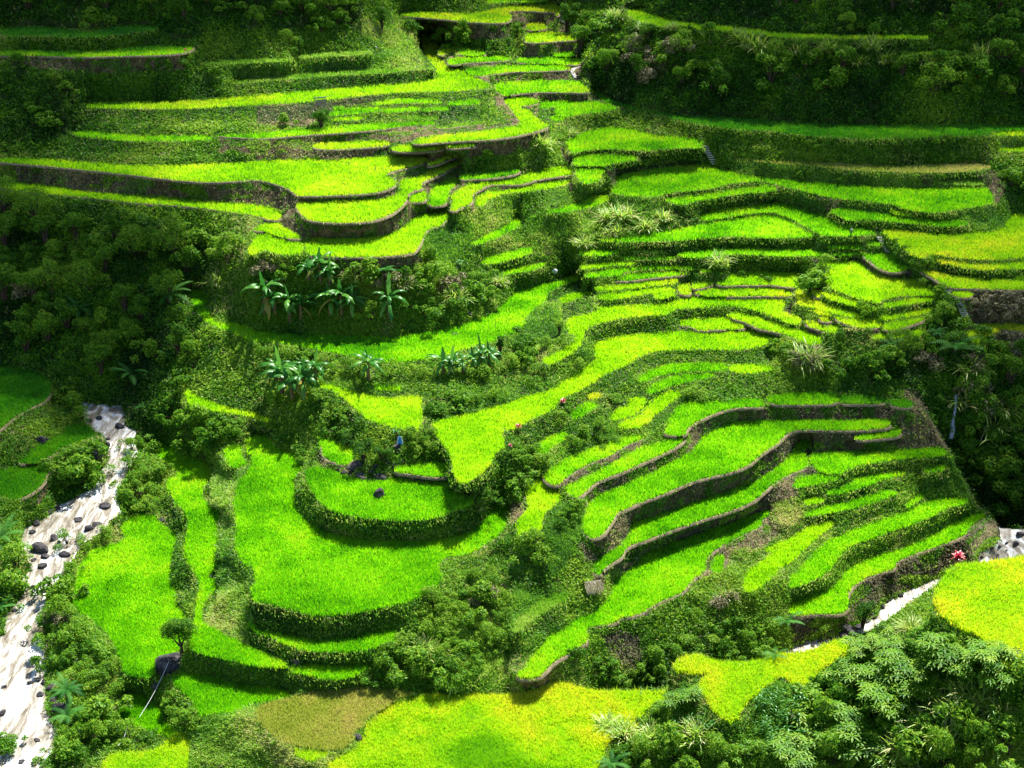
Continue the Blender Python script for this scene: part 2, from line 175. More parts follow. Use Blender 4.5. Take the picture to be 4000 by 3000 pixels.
g8|M|y|b|T13 1000,1150 1150,1115 1350,1075 1360,1110 1200,1170 1050,1205 1000,1190
g9|M|y|b|T13 325,1120 450,1135 500,1180 560,1150 640,1180 600,1230 550,1240 450,1200 330,1160
g10|M|y|v|T13 870,1250 1000,1230 1170,1240 1250,1210 1360,1200 1350,1240 1200,1270 1050,1270 900,1290
g11|M|y|g|T13 380,1015 530,1045 550,1070 500,1078 400,1050
g12|M|l|b|T12 1900,710 2000,690 2212,700 T13 150,700 310,710 300,820 240,835 100,820 0,800 T12 2212,810 1950,812 1800,817 1760,790 1850,760
g13|M|y|b|T12 1560,870 1700,850 1900,825 2212,827 T13 100,840 220,870 210,910 100,910 0,905 T12 2212,905 1900,910 1700,910 1600,890
g14|M|y|b|T12 1555,805 1650,785 1740,790 1730,812 1600,845 1560,840
g15|M|y|b|T12 1420,810 1520,785 1545,810 1545,890 1480,900 1430,860
g16|M|l|g|T12 1620,690 1700,665 1730,690 1650,705
g17|M|y|b|T13 440,1090 540,1090 550,1128 460,1128
c5|A|h|g|T00 1650,560 1900,522 2212,510 T01 250,515 330,530 0,545 T00 1900,562
b14|A|h|g|T01 1200,1012 1400,1000 1600,1020 1550,1042 1300,1040
d61|M|h|g|T12 1000,507 1150,497 1340,512 1300,533 1050,530
d64|R|h|g|T03 1430,1570 1700,1545 1860,1580 1850,1605 1600,1602 1450,1600
s1|S|y|g|T22 650,95 760,85 765,120 700,150 655,130
s2|S|l|g|T23 300,1010 420,990 520,1005 420,1040 310,1060
s3|T|l|g|T23 -40,1440 100,1380 250,1330 240,1365 100,1425 -20,1470
f1|F|h|v|T32 0,262 60,180 200,85 290,95 262,130 110,215 25,292
f2|F|h|g|T31 1650,985 1850,925 2050,800 2212,700 2212,645 2000,725 1850,860 1660,920
"""
ZONES = """
rivL|T20 690,150 880,170 1050,180 1085,290 1080,350 1180,400 1150,500 1200,600 1100,740 1080,830 1020,900 1000,1000 1050,1100 950,1180 900,1260 720,1380 600,1550 540,1659 T30 420,120 400,250 340,350 350,500 380,650 400,850 400,1000 400,1150 500,1350 450,1500 350,1659 350,2200 -1200,2200 -1200,600 T30 30,500 50,330 150,210 210,110 160,20 T20 270,1600 210,1470 170,1350 200,1230 400,1150 500,1040 700,950 830,880 850,750 930,650 930,560 860,430 740,350 700,240
rivR|T23 1990,1210 2100,1250 2900,1250 2900,1500 T33 880,10 780,80 640,180 520,260 400,320 240,395 80,410 0,410 130,340 230,310 340,290 400,250 460,230 540,190 570,120 650,90 750,40 T23 1540,1630 1800,1545 1830,1450 1950,1400 2000,1330
fall|T23 1590,90 1615,120 1612,230 1590,330 1580,400 1560,480 1548,480 1552,350 1575,250 1580,150
FG|T33 -20,410 200,385 300,345 400,315 470,330 560,310 700,290 800,230 815,140 845,60 875,-5 T23 1640,1570 2000,1555 2212,1500 3200,1450 T33 3000,2000 -3000,2000 T31 700,2000 950,1290 1100,1170 1200,1090 1300,1060 1500,1060 1700,1050 1900,1040 T32 150,560 300,555 420,585 600,585 790,560 790,480 830,415 930,395 990,435 1120,445 1260,428
CL|T23 1150,-50 1250,60 1350,250 1450,400 1550,560 1650,780 1780,1050 1900,1110 1960,1200 2000,1250 2900,1250 2900,-1200 T13 1700,1400 1300,1350 1000,1450 800,1659 T23 800,20
forL|T10 0,60 500,80 900,130 1300,250 1500,300 1750,500 1800,700 1600,830 1700,1000 1800,1180 1850,1450 1700,1560 1590,1659 T20 1400,400 1080,300 1050,170 700,140 450,30 T10 330,1550 100,1500 -1200,1500 -1200,0
forTL|T00 -1200,-900 T02 0,-900 T01 900,0 900,150 500,200 300,250 T00 2000,250 1500,350 1350,230 900,230 600,250 300,220 -1200,220
forTL2|T00 -1200,500 200,600 500,800 600,1100 300,1330 -1200,1350
forTR|T02 350,0 900,50 950,140 1400,260 2212,330 T03 1200,360 2800,330 2800,-900 T02 0,-900 250,-10
forTR2|T02 500,200 1000,230 1400,280 2212,330 T03 1200,500 2800,480 2800,1080 T03 500,1080 T02 1400,980 900,880 750,770 600,600 550,400
fan|T12 730,180 900,70 1250,60 1600,260 1300,340 1100,380 900,410 750,380 400,380 300,200
"""
VEG = """
br|T00 -400,480 300,500 700,520 1300,500 1350,560 900,590 600,630 200,560 -400,640
br|T00 -400,1430 300,1480 1000,1540 1700,1600 T01 100,1600 300,1659 T11 330,60 250,160 100,130 T10 2000,90 1500,40 800,10 0,10 T00 -400,1560
br|T11 240,180 320,110 380,200 450,260 700,290 1000,290 1250,200 1300,120 1480,110 1500,170 1380,190 1220,340 1000,390 700,400 450,400 400,420 300,350 200,280
br|T11 430,560 900,590 1380,540 1430,600 1250,640 1000,660 940,640 800,600 500,600
br|T01 0,900 500,900 900,830 1150,820 900,900 700,920 450,1100 250,1080 0,1080
br|T01 0,1230 500,1200 1000,1150 1180,1220 700,1210 480,1240 500,1310 1180,1310 1180,1350 700,1370 0,1390
br|T01 1180,1200 1400,1140 1600,1130 2000,1080 2212,1060 2212,1090 1900,1130 1400,1180 1340,1240 1180,1240
br|T02 0,100 390,110 410,170 550,250 590,300 330,280 300,200 120,190 0,190
br|T02 100,370 590,350 560,450 350,460 150,490 100,470
br|T02 0,620 520,620 570,700 300,700 0,705
br|T02 100,800 700,810 730,860 300,870
br|T02 400,1270 460,1250 550,1400 520,1450 420,1340
br|T02 800,1470 870,1480 900,1600 860,1600
br|T02 850,1440 1100,1430 1500,1380 1700,1390 1300,1440 1000,1490 890,1520
br|T02 780,1300 1150,1320 1200,1340 1090,1400 1080,1340 820,1330
br|T03 1290,1500 1420,1510 1400,1610 1340,1610
br|T03 1780,1500 1950,1470 2020,1560 2040,1659 1910,1659
br|T13 1930,0 2040,0 1990,90 1940,110
br|T13 400,20 700,90 650,130 520,180 420,80
br|T13 1600,850 2212,850 2212,1150 1740,1150 1690,960 1600,930 1760,910
br|T13 1900,1240 2212,1210 2212,1400 2100,1340 1950,1300
br|T13 330,580 780,560 850,610 950,690 1050,730 1200,700 1270,690 1230,740 1050,740 900,700 800,620 700,600 400,620
br|T22 380,880 560,770 850,660 1100,520 1180,490 1100,560 900,660 600,820 440,900
br|T22 560,1000 700,880 950,780 1280,640 1520,500 1500,440 1560,360 1700,290 1900,220 2212,190 2212,320 1850,330 1650,430 1570,570 1300,700 1000,850 750,950 650,1040
br|T23 -10,190 600,190 1250,210 1300,400 1500,540 1200,570 700,590 400,600 350,600 460,530 250,480 240,410 500,400 1050,400 1140,370 1060,310 300,310 -10,320
br|T23 1150,40 1250,60 1350,250 1450,400 1550,560 1480,550 1200,480 1100,300 1200,240
br|T22 700,1360 850,1230 900,1110 1100,1040 1400,920 1700,820 2000,740 2212,580 T23 120,480 220,430 240,520 100,680 T22 2100,840 1800,950 1400,1080 1000,1210 1000,1330 900,1420 760,1500
br|T22 780,1620 960,1430 1400,1270 1900,1090 2212,920 T23 60,880 180,770 360,720 430,770 200,880 270,960 250,1020 30,1090 T22 1800,1230 1400,1360 1100,1490 970,1640
br|T22 1680,1600 1700,1500 1900,1390 2212,1250 T23 0,1130 70,1200 100,1290 0,1400 T22 2100,1440 1900,1450 1850,1600 T32 900,30 860,90 700,165 630,210 560,215
br|T32 430,300 520,260 620,290 640,440 580,470 500,420
br|T23 1100,1560 1500,1400 1740,1300 1780,1200 1950,1180 2050,1300 1900,1350 1800,1450 1800,1550 1600,1560 1400,1659 1150,1659
br|T33 380,200 400,150 540,30 700,30 700,60 560,100 500,200 400,230 300,230 230,270 150,330 100,330 150,200
br|T22 0,1000 130,1060 140,1100 0,1250 T21 2190,1150
br|T22 550,1370 620,1360 740,1480 700,1540 620,1540
br|T30 350,500 420,600 420,750 380,700
gr|T01 900,150 1150,130 1400,300 1450,480 1540,590 1200,580 900,600 600,580 1100,440 1000,380 900,280
gr|T01 0,500 600,500 1200,450 1280,520 800,560 600,620 0,680
gr|T11 1400,480 1700,200 2212,60 2212,250 1800,450 1650,650 1450,600
gr|T12 0,200 300,160 700,200 700,400 300,560 0,450
gr|T20 1700,900 2000,560 2150,470 2190,650 2060,860 2040,1200 2060,1480 2212,1620 T30 2200,300 2212,430 2212,640 2000,550 1780,440 1750,260 T20 1900,1580 1880,1300 1920,1100 1740,1000
gr|T21 380,460 540,440 560,620 720,700 400,730
gr|T12 100,1080 300,960 700,860 740,1010 500,1100 300,1450 100,1300
gr|T22 350,1050 550,1000 640,1200 560,1370 420,1659 0,1659 0,1400 250,1320 280,1180
gr|T23 30,1030 650,900 1250,740 1330,950 1000,1170 600,1200 300,1200 100,1250
gr|T23 1330,640 1560,590 1700,900 1780,1050 1550,1100 1350,1000
gr|T23 200,1659 600,1440 1000,1330 1400,1180 1700,1060 1600,1250 1000,1480 700,1659
gr|T33 0,100 300,0 450,0 350,60 90,160 60,250 0,200
gr|T30 1620,1400 1740,1230 2000,1210 2212,1110 T31 0,1160 0,1300 200,1460 330,1480 340,1560 500,1640 650,1540 820,1490 700,1659 T30 1620,1659
gr|T31 1150,1000 1450,900 1900,840 2212,620 T32 0,300 200,190 300,80 100,80 0,60 T31 2000,100
gr|T32 0,540 250,490 420,560 620,580 780,560 790,600 420,600 200,545 0,600
gr|T13 600,90 1100,110 1500,190 1900,150 2050,250 1900,350 1720,300 1240,215 800,160
gr|T20 1100,1170 1000,1330 760,1400 650,1659 T30 640,300 900,500 1050,700 1060,850 900,1050 700,700 600,400
"""
GVALS = [4.1762,4.2343,4.3831,4.3594,4.3637,4.3513,4.3597,4.3739,4.3648,4.3534,4.3113,4.2971,4.2489,4.2262,4.403,4.4179,4.433,4.4397,4.4371,4.4444,4.4785,4.1872,4.2387,4.4779,4.4951,4.507,4.5062,4.52,4.5325,4.5121,4.5236,4.4825,4.4787,4.5016,4.5493,4.5408,4.5317,4.5494,4.4032,4.4008,4.3977,4.4084,4.412,4.4081,4.4176,4.4303,4.4562,4.4358,4.445,4.4337,4.4133,4.2945,4.3475,4.5084,4.5416,4.548,4.5571,4.5957,4.6059,4.5723,4.5638,4.5923,4.6032,4.6247,4.6337,4.6202,4.6893,4.6343,4.6215,4.6139,4.632,4.6296,4.641,4.6482,4.6575,4.6661,4.6746,4.6814,4.6934,4.693,4.6956,4.7163,4.7081,4.7238,4.7396,4.7411,4.7451,4.7536,4.7502,4.7403,4.7488,4.7655,4.7703,4.7618,4.7892,4.7649,4.7652,4.7662,4.7985,4.8235,4.8217,4.8273,4.8397,4.8542,4.8385,4.8689,4.8683,4.876,4.9017,4.8564,4.865,4.7789,4.8073,4.771,4.7599,4.7571,4.7164,4.7107,4.7792,4.8559,4.8805,4.9107,4.8846,4.8385,4.8594,4.7852,4.8209,4.8298,4.7624,4.8597,4.8872,4.8783,4.8825,4.9087,4.833,4.8125,4.6291,4.6527,4.5922,4.5608,4.6504,4.6578,4.6605,4.667,4.6755,4.6811,4.6742,4.6805,4.6948,4.694,4.6793,4.6769,4.6865,4.6794,4.6852,4.6594,4.686,4.2895,4.4229,4.6295,4.5369,4.7356,4.8453,4.8671,4.8329,4.8677]
# ---------------------------------------------------------------- helpers
rng = np.random.default_rng(7); random.seed(7)
COL = sc.collection
def parse(s):
    pts = []; ox = oy = 0; k = 1.0
    for tok in s.split():
        if tok[0] == 'T':
            r, c = int(tok[1]), int(tok[2]); ox = c * 2212; oy = r * 1659
            k = 2212 / 1269 if tok in ('T32', 'T33') else 1.0
        else:
            x, y = map(float, tok.split(',')); pts.append(((ox + x * k) / 4, (oy + y * k) / 4))
    return pts
def rows(txt): return [l.split('|') for l in txt.strip().splitlines() if l and l[0] != '#']
PAD = [(a[0], a[1], a[2], a[3], parse(a[4])) for a in rows(PADDIES)]
G = dict(zip([p[0] for p in PAD], GVALS))
NAMES = [p[0] for p in PAD]
def chaikin(p, n=1):
    p = np.array(p, float)
    for _ in range(n):
        q = np.roll(p, -1, 0); a = .75 * p + .25 * q; b = .25 * p + .75 * q
        p = np.empty((2 * len(a), 2)); p[0::2] = a; p[1::2] = b
    return p
def inside(p, X, Y):
    m = np.zeros(X.shape, bool); n = len(p)
    for i in range(n):
        x1, y1 = p[i]; x2, y2 = p[(i + 1) % n]
        if y1 == y2: continue
        m ^= ((Y >= y1) != (Y >= y2)) & (X < x1 + (Y - y1) * (x2 - x1) / (y2 - y1))
    return m
def fill(lab, p, val, x0, y0, st):
    p = np.array(p); Hh, Ww = lab.shape
    i0 = max(0, int((p[:, 1].min() - y0) / st) - 1); i1 = min(Hh, int((p[:, 1].max() - y0) / st) + 2)
    j0 = max(0, int((p[:, 0].min() - x0) / st) - 1); j1 = min(Ww, int((p[:, 0].max() - x0) / st) + 2)
    if i1 <= i0 or j1 <= j0: return
    X, Y = np.meshgrid(x0 + st * np.arange(j0, j1), y0 + st * np.arange(i0, i1))
    lab[i0:i1, j0:j1][inside(p, X, Y)] = val
def hash3(i, j, k):
    n = (i * 374761393 + j * 668265263 + k * 2147483647) & 0xffffffff
    n = ((n ^ (n >> 13)) * 1274126177) & 0xffffffff
    return ((n ^ (n >> 16)) & 0xffff) / 65535.0
def noise(P, s, seed=0):
    q = np.asarray(P) / s + seed * 17.3; f = np.floor(q).astype(np.int64); u = q - f; u = u * u * (3 - 2 * u); out = 0
    for a in (0, 1):
        for b in (0, 1):
            for c in (0, 1):
                w = (u[..., 0] if a else 1 - u[..., 0]) * (u[..., 1] if b else 1 - u[..., 1]) * (u[..., 2] if c else 1 - u[..., 2])
                out = out + w * hash3(f[..., 0] + a, f[..., 1] + b, f[..., 2] + c)
    return out
def fbm(P, s, seed=0, o=3): return sum(noise(P, s / 2 ** i, seed + i) * .5 ** i for i in range(o)) / sum(.5 ** i for i in range(o))
SP, CP = math.sin(PITCH), math.cos(PITCH)
def unproj(x, y, H):
    x = np.asarray(x, float); y = np.asarray(y, float)
    v = (y - H0 / 2) / FPX; k = H / (SP + v * CP)
    return np.stack([(x - W0 / 2) / FPX * k, (CP - v * SP) * k, CAM_H - H + 0 * k], -1)
def mesh_from(name, V, Fc, n, mat, parent=None, attrs=None, smooth=False, loc=None):
    """V (N,3), Fc flat vertex indices, n verts per face (int or array)"""
    me = bpy.data.meshes.new(name); V = np.ascontiguousarray(V, np.float32); Fc = np.ascontiguousarray(Fc, np.int32).ravel()
    me.vertices.add(len(V)); me.vertices.foreach_set('co', V.ravel())
    if np.isscalar(n):
        nf = len(Fc) // n; ls = np.arange(nf, dtype=np.int32) * n
    else:
        n = np.asarray(n, np.int32); nf = len(n); ls = np.concatenate([[0], np.cumsum(n)[:-1]]).astype(np.int32)
    me.loops.add(len(Fc)); me.loops.foreach_set('vertex_index', Fc)
    me.polygons.add(nf); me.polygons.foreach_set('loop_start', ls)
    if smooth: me.polygons.foreach_set('use_smooth', np.ones(nf, bool))
    for k, a in (attrs or {}).items():
        at = me.attributes.new(k, 'FLOAT', 'POINT'); at.data.foreach_set('value', np.ascontiguousarray(a, np.float32))
    me.update(calc_edges=True)
    if mat is not None: me.materials.append(mat)
    o = bpy.data.objects.new(name, me); COL.objects.link(o)
    if parent is not None: o.parent = parent
    if loc is not None: o.location = loc
    return o
def tag(o, label=None, cat=None, group=None, kind=None):
    if label: o['label'] = label
    if cat: o['category'] = cat
    if group: o['group'] = group
    if kind: o['kind'] = kind
    return o
def empty(name, loc=(0, 0, 0), rz=0, sc_=1.0):
    o = bpy.data.objects.new(name, None); COL.objects.link(o); o.location = loc; o.rotation_euler = (0, 0, rz)
    o.scale = (sc_,) * 3; o.empty_display_size = .2; return o
def copy_tree(o, parent=None):
    c = o.copy(); COL.objects.link(c); c.parent = parent
    for ch in list(o.children): copy_tree(ch, c)
    return c
# ---------------------------------------------------------------- materials
def nmat(name):
    m = bpy.data.materials.new(name); m.use_nodes = True; nt = m.node_tree; nt.nodes.clear()
    out = nt.nodes.new('ShaderNodeOutputMaterial'); return m, nt, out
def ramp(nt, fac, stops):
    r = nt.nodes.new('ShaderNodeValToRGB'); e = r.color_ramp.elements
    while len(e) < len(stops): e.new(.5)
    for el, (p, c) in zip(e, stops): el.position = p; el.color = (*c, 1)
    nt.links.new(fac, r.inputs[0]); return r.outputs[0]
def leafmat(name, stops, transl=.5, gloss=.06, rough=.35, attr='tone'):
    m, nt, out = nmat(name); L = nt.links.new
    a = nt.nodes.new('ShaderNodeAttribute'); a.attribute_name = attr
    c = ramp(nt, a.outputs['Fac'], stops)
    d = nt.nodes.new('ShaderNodeBsdfDiffuse'); t = nt.nodes.new('ShaderNodeBsdfTranslucent'); g = nt.nodes.new('ShaderNodeBsdfGlossy')
    g.inputs['Roughness'].default_value = rough; g.inputs['Color'].default_value = (.9, 1, .9, 1)
    L(c, d.inputs[0]); L(c, t.inputs[0])
    x = nt.nodes.new('ShaderNodeMixShader'); x.inputs[0].default_value = transl; L(d.outputs[0], x.inputs[1]); L(t.outputs[0], x.inputs[2])
    y = nt.nodes.new('ShaderNodeMixShader'); y.inputs[0].default_value = gloss; L(x.outputs[0], y.inputs[1]); L(g.outputs[0], y.inputs[2])
    L(y.outputs[0], out.inputs[0]); return m
def soilmat(name, stops, scale=.6, bump=.5, rough=.95, detail=6, green=None, stretch=1.0):
    m, nt, out = nmat(name); L = nt.links.new
    tc = nt.nodes.new('ShaderNodeTexCoord'); mp = nt.nodes.new('ShaderNodeMapping'); mp.inputs['Scale'].default_value = (1, 1, stretch); L(tc.outputs['Object'], mp.inputs[0]); vec = mp.outputs[0]
    n = nt.nodes.new('ShaderNodeTexNoise'); n.inputs['Scale'].default_value = scale; n.inputs['Detail'].default_value = detail; n.inputs['Roughness'].default_value = .7
    L(vec, n.inputs['Vector']); c = ramp(nt, n.outputs['Fac'], stops)
    if green:
        n4 = nt.nodes.new('ShaderNodeTexNoise'); n4.inputs['Scale'].default_value = .16; n4.inputs['Detail'].default_value = 7; n4.inputs['Roughness'].default_value = .7; L(vec, n4.inputs['Vector'])
        f = ramp(nt, n4.outputs['Fac'], [(green[0], (0, 0, 0)), (green[0] + .1, (1, 1, 1))]); g2 = ramp(nt, n.outputs['Fac'], [(.3, green[1]), (.7, green[2])])
        mx = nt.nodes.new('ShaderNodeMix'); mx.data_type = 'RGBA'; L(f, mx.inputs[0]); L(c, mx.inputs[6]); L(g2, mx.inputs[7]); c = mx.outputs[2]
    b = nt.nodes.new('ShaderNodeBsdfPrincipled'); b.inputs['Roughness'].default_value = rough; b.inputs['Specular IOR Level'].default_value = .12
    L(c, b.inputs['Base Color']); n2 = nt.nodes.new('ShaderNodeTexNoise'); n2.inputs['Scale'].default_value = scale * 3.5; n2.inputs['Detail'].default_value = 6; n2.inputs['Roughness'].default_value = .7
    L(vec, n2.inputs['Vector']); bp = nt.nodes.new('ShaderNodeBump'); bp.inputs['Strength'].default_value = bump; bp.inputs['Distance'].default_value = .5
    L(n2.outputs['Fac'], bp.inputs['Height']); L(bp.outputs[0], b.inputs['Normal']); L(b.outputs[0], out.inputs[0]); return m
M = {}
# rice at three stages of ripeness; tone = patchiness of the crop itself
M['g'] = leafmat('rice_green', [(0, (.05, .30, .002)), (.35, (.20, .62, .003)), (.7, (.36, .76, .005)), (1, (.56, .72, .02))], .55, .03, .5)
M['l'] = leafmat('rice_lime', [(0, (.16, .46, .003)), (.4, (.38, .74, .004)), (.75, (.52, .78, .008)), (1, (.66, .74, .03))], .55, .03, .5)
M['y'] = leafmat('rice_ripening', [(0, (.22, .54, .004)), (.35, (.42, .74, .006)), (.75, (.64, .78, .012)), (1, (.80, .74, .04))], .5, .03, .5)
M['d'] = leafmat('rice_deep_green', [(0, (.03, .2, .005)), (.5, (.08, .38, .005)), (1, (.2, .48, .008))], .5, .03, .5)
M['o'] = leafmat('fallow_grass', [(0, (.24, .36, .02)), (.45, (.44, .50, .06)), (.8, (.54, .54, .12)), (1, (.58, .48, .16))], .45, .03, .6)
M['h'] = leafmat('meadow_grass', [(0, (.10, .32, .01)), (.5, (.26, .52, .03)), (1, (.44, .58, .10))], .5, .03, .5)
M['bed'] = soilmat('paddy_mud', [(.3, (.04, .09, .01)), (.7, (.09, .16, .015))], .8, .3)
M['b'] = soilmat('earth_bank', [(.28, (.03, .022, .014)), (.45, (.11, .08, .045)), (.6, (.22, .16, .09)), (.75, (.40, .30, .19))], .7, 1.0, green=(.5, (.03, .06, .01), (.12, .17, .03)), stretch=.45)
M['s'] = soilmat('stone_bank', [(.3, (.03, .028, .022)), (.5, (.10, .085, .06)), (.75, (.26, .22, .16))], 1.8, 1.0, green=(.55, (.03, .05, .01), (.10, .14, .03)))
M['gw'] = soilmat('grass_bank', [(.3, (.03, .07, .01)), (.55, (.07, .13, .015)), (.8, (.15, .15, .05))], .8, .8)
M['v'] = soilmat('vine_bank', [(.3, (.01, .03, .006)), (.6, (.03, .06, .012)), (.8, (.07, .07, .03))], .8, .9)
M['soil'] = soilmat('hillside_soil', [(.3, (.015, .035, .008)), (.55, (.04, .07, .015)), (.8, (.10, .09, .04))], .3, .9)
M['rim'] = soilmat('trodden_rim', [(.3, (.12, .10, .05)), (.7, (.30, .24, .15))], 1.5, .5)
M['grass'] = leafmat('wild_grass', [(0, (.06, .20, .01)), (.35, (.17, .42, .015)), (.7, (.36, .54, .05)), (1, (.55, .52, .18))], .5, .04, .5)
M['leaf'] = leafmat('broad_leaf', [(0, (.012, .055, .004)), (.35, (.055, .19, .008)), (.65, (.13, .32, .012)), (1, (.28, .44, .03))], .5, .010, .5)
M['fern'] = leafmat('fern_leaf', [(0, (.015, .10, .015)), (.5, (.05, .22, .03)), (1, (.13, .34, .06))], .45, .008, .5)
M['dry'] = leafmat('dead_straw', [(0, (.05, .045, .02)), (.5, (.16, .14, .055)), (1, (.38, .34, .15))], .25, .04, .5)
M['banana'] = leafmat('banana_leaf', [(0, (.015, .09, .012)), (.5, (.05, .22, .025)), (.9, (.14, .34, .04)), (1, (.36, .30, .06))], .45, .02, .35)
M['red'] = leafmat('red_leaf', [(0, (.25, .005, .02)), (.6, (.65, .01, .06)), (1, (.8, .08, .15))], .4, .1, .4)
M['bark'] = soilmat('bark', [(.3, (.03, .02, .015)), (.7, (.12, .085, .06))], 3, .6)
M['rock'] = soilmat('wet_rock', [(.3, (.015, .015, .02)), (.5, (.06, .055, .06)), (.7, (.20, .18, .17))], 1.0, 1.0, .55)
M['stem'] = soilmat('banana_stem', [(.3, (.08, .07, .03)), (.7, (.25, .16, .08))], 3, .4)
M['step'] = soilmat('step_stone', [(.3, (.35, .33, .30)), (.7, (.6, .57, .52))], 3, .3)
# ---------------------------------------------------------------- terrain field (depth below the eye, solved so that every paddy is level)
ST = 2.4; X0, Y0 = -300.0, -260.0
NX = int((2512 - X0) / ST) + 1; NY = int((1840 - Y0) / ST) + 1
Z = {a[0]: parse(a[1]) for a in rows(ZONES)}
lab = np.full((NY, NX), -1)
SM = [chaikin(p[4], 1) for p in PAD]
for k, p in enumerate(SM): fill(lab, p, k, X0, Y0, ST)
zn = {}
for k, p in Z.items():
    m = np.zeros((NY, NX), bool); fill(m, p, True, X0, Y0, ST); zn[k] = m
ys = Y0 + ST * np.arange(NY); vv = (ys - H0 / 2) / FPX; t = (SP + vv * CP) / (CP - vv * SP)
def runs(b):
    n = b.shape[0]; up = np.zeros(b.shape, int); c = np.zeros(b.shape[1], int)
    for i in range(n): c = np.where(b[i], c + 1, 0); up[i] = c
    dn = np.zeros(b.shape, int); c = np.zeros(b.shape[1], int)
    for i in range(n - 1, -1, -1): c = np.where(b[i], c + 1, 0); dn[i] = c
    return up + dn - 1, up
bg = lab < 0; riv = (zn['rivL'] | zn['rivR']) & bg & ~(zn['FG'] & zn['rivR'])
g0 = bg & ~riv; Lv, UP = runs(g0); Lv = Lv * ST / 4.0; Lh = runs(g0.T)[0].T * ST / 4.0
gp = np.array([G[n] for n in NAMES])
s = np.where(Lv < 15, 2.8, np.where(Lv < 30, 1.8, 1.0))
for z_, v in (('forL', .9), ('forTL', 1.0), ('forTL2', 1.0), ('forTR', 1.0), ('forTR2', 1.3), ('CL', 1.6), ('fan', .6)): s[zn[z_] & g0] = v
s[zn['FG'] & g0] = .6
ratio = Lh / np.maximum(Lv, 1); wv = np.clip((ratio - .25) / .5, .02, 1); wh = np.where(ratio < .6, .3, .03)
big = (Lv > 30) & (Lh > 30); wh[big] = .15; wv[big] = np.minimum(wv[big], .5)
s[riv] = .04; wv[riv] = 3; wh[riv] = 3
yy = ys[:, None] * np.ones((1, NX)); xx = (X0 + ST * np.arange(NX))[None, :] * np.ones((NY, 1))
pu = ~bg[:-1]; pl = ~bg[1:]
sv = np.where(pu & ~pl, s[1:], np.where(pl & ~pu, s[:-1], (s[:-1] + s[1:]) / 2))
wV = np.where(pu & ~pl, wv[1:], np.where(pl & ~pu, wv[:-1], np.minimum(wv[:-1], wv[1:])))
dV = np.log((1 + sv / t[1:, None]) / (1 + sv / t[:-1, None]))
def cutm(a, b, A, B): return ((zn['FG'][a] != zn['FG'][b]) & (xx[a] > 1250)) | ((zn['CL'][a] != zn['CL'][b]) & (yy[a] > 860) & (yy[a] < 1170))
ua, ub = (slice(0, -1), slice(None)), (slice(1, None), slice(None)); la, lb = (slice(None), slice(0, -1)), (slice(None), slice(1, None))
wV = np.where(cutm(ua, ub, 0, 0), 0, wV)
wH = np.where(bg[la] & bg[lb], np.minimum(wh[la], wh[lb]), np.maximum(wh[la] * bg[la], wh[lb] * bg[lb]))
wH = np.where(riv[la] != riv[lb], .02, wH); wH = np.where(cutm(la, lb, 0, 0), .0005, wH)
def AX(x):
    y = np.zeros_like(x); r = wV * (x[:-1] - x[1:]); y[:-1] += r; y[1:] -= r
    r = wH * (x[:, :-1] - x[:, 1:]); y[:, :-1] += r; y[:, 1:] -= r; return y
rhs = np.zeros((NY, NX)); rhs[:-1] += wV * dV; rhs[1:] -= wV * dV
dg = np.zeros((NY, NX)); dg[:-1] += wV; dg[1:] += wV; dg[:, :-1] += wH; dg[:, 1:] += wH; dg += 1e-9
prof = np.zeros(NY)
for i in range(NY - 2, -1, -1): prof[i] = prof[i + 1] + math.log((1 + .45 / t[i + 1]) / (1 + .45 / t[i]))
prof += math.log(CAM_H) - prof[int((1600 - Y0) / ST)]
# start from rows interpolated between paddies
x = prof[:, None] * np.ones((1, NX)); off = np.zeros((NY, NX)); wt = np.full((NY, NX), 1e-6)
off[~bg] = gp[lab[~bg]] - x[~bg]; wt[~bg] = 1; off *= wt
def blur(a, n):
    for ax in (0, 1):
        c = np.cumsum(np.concatenate([np.zeros_like(np.take(a, [0], ax)), a], ax), ax); N = a.shape[ax]
        hi = np.minimum(np.arange(N) + n + 1, N); lo = np.maximum(np.arange(N) - n, 0); a = np.take(c, hi, ax) - np.take(c, lo, ax)
    return a
x = x + blur(off, 60) / blur(wt, 60)
x[~bg] = gp[lab[~bg]]
free = bg.astype(float)
r = (rhs - AX(x)) * free; zz = r / dg; p_ = zz.copy(); rz = (r * zz).sum()
for it in range(900):
    Ap = AX(p_) * free; al = rz / (p_ * Ap).sum(); x += al * p_; r -= al * Ap; zz = r / dg; rz2 = (r * zz).sum()
    if rz2 < 1e-9: break
    p_ = zz + rz2 / rz * p_; rz = rz2
GF = x; HF = np.exp(GF)
print('field', it, rz2)
VP = unproj(xx, yy, HF)                      # world positions of the sheet
def hgt(fx, fy):                             # sampled depth at F-pixel
    a = (fx - X0) / ST; b = (fy - Y0) / ST; i = int(np.clip(b, 0, NY - 2)); j = int(np.clip(a, 0, NX - 2)); u = a - j; w = b - i
    return (HF[i, j] * (1 - u) + HF[i, j + 1] * u) * (1 - w) + (HF[i + 1, j] * (1 - u) + HF[i + 1, j + 1] * u) * w
def P3(s_):                                  # "T11 80,1050" -> world point on the ground
    (fx, fy), = parse(s_); return Vector(unproj(fx, fy, hgt(fx, fy)))
# vegetation kinds: 0 leafy default 1 bare earth 2 wild grass 3 forest
vk = np.zeros((NY, NX), int)
for a in rows(VEG): fill(vk, parse(a[1]), 1 if a[0] == 'br' else 2, X0, Y0, ST)
for z_ in ('forL', 'forTL', 'forTL2', 'forTR', 'forTR2', 'CL'): vk[zn[z_] & (vk == 0)] = 3
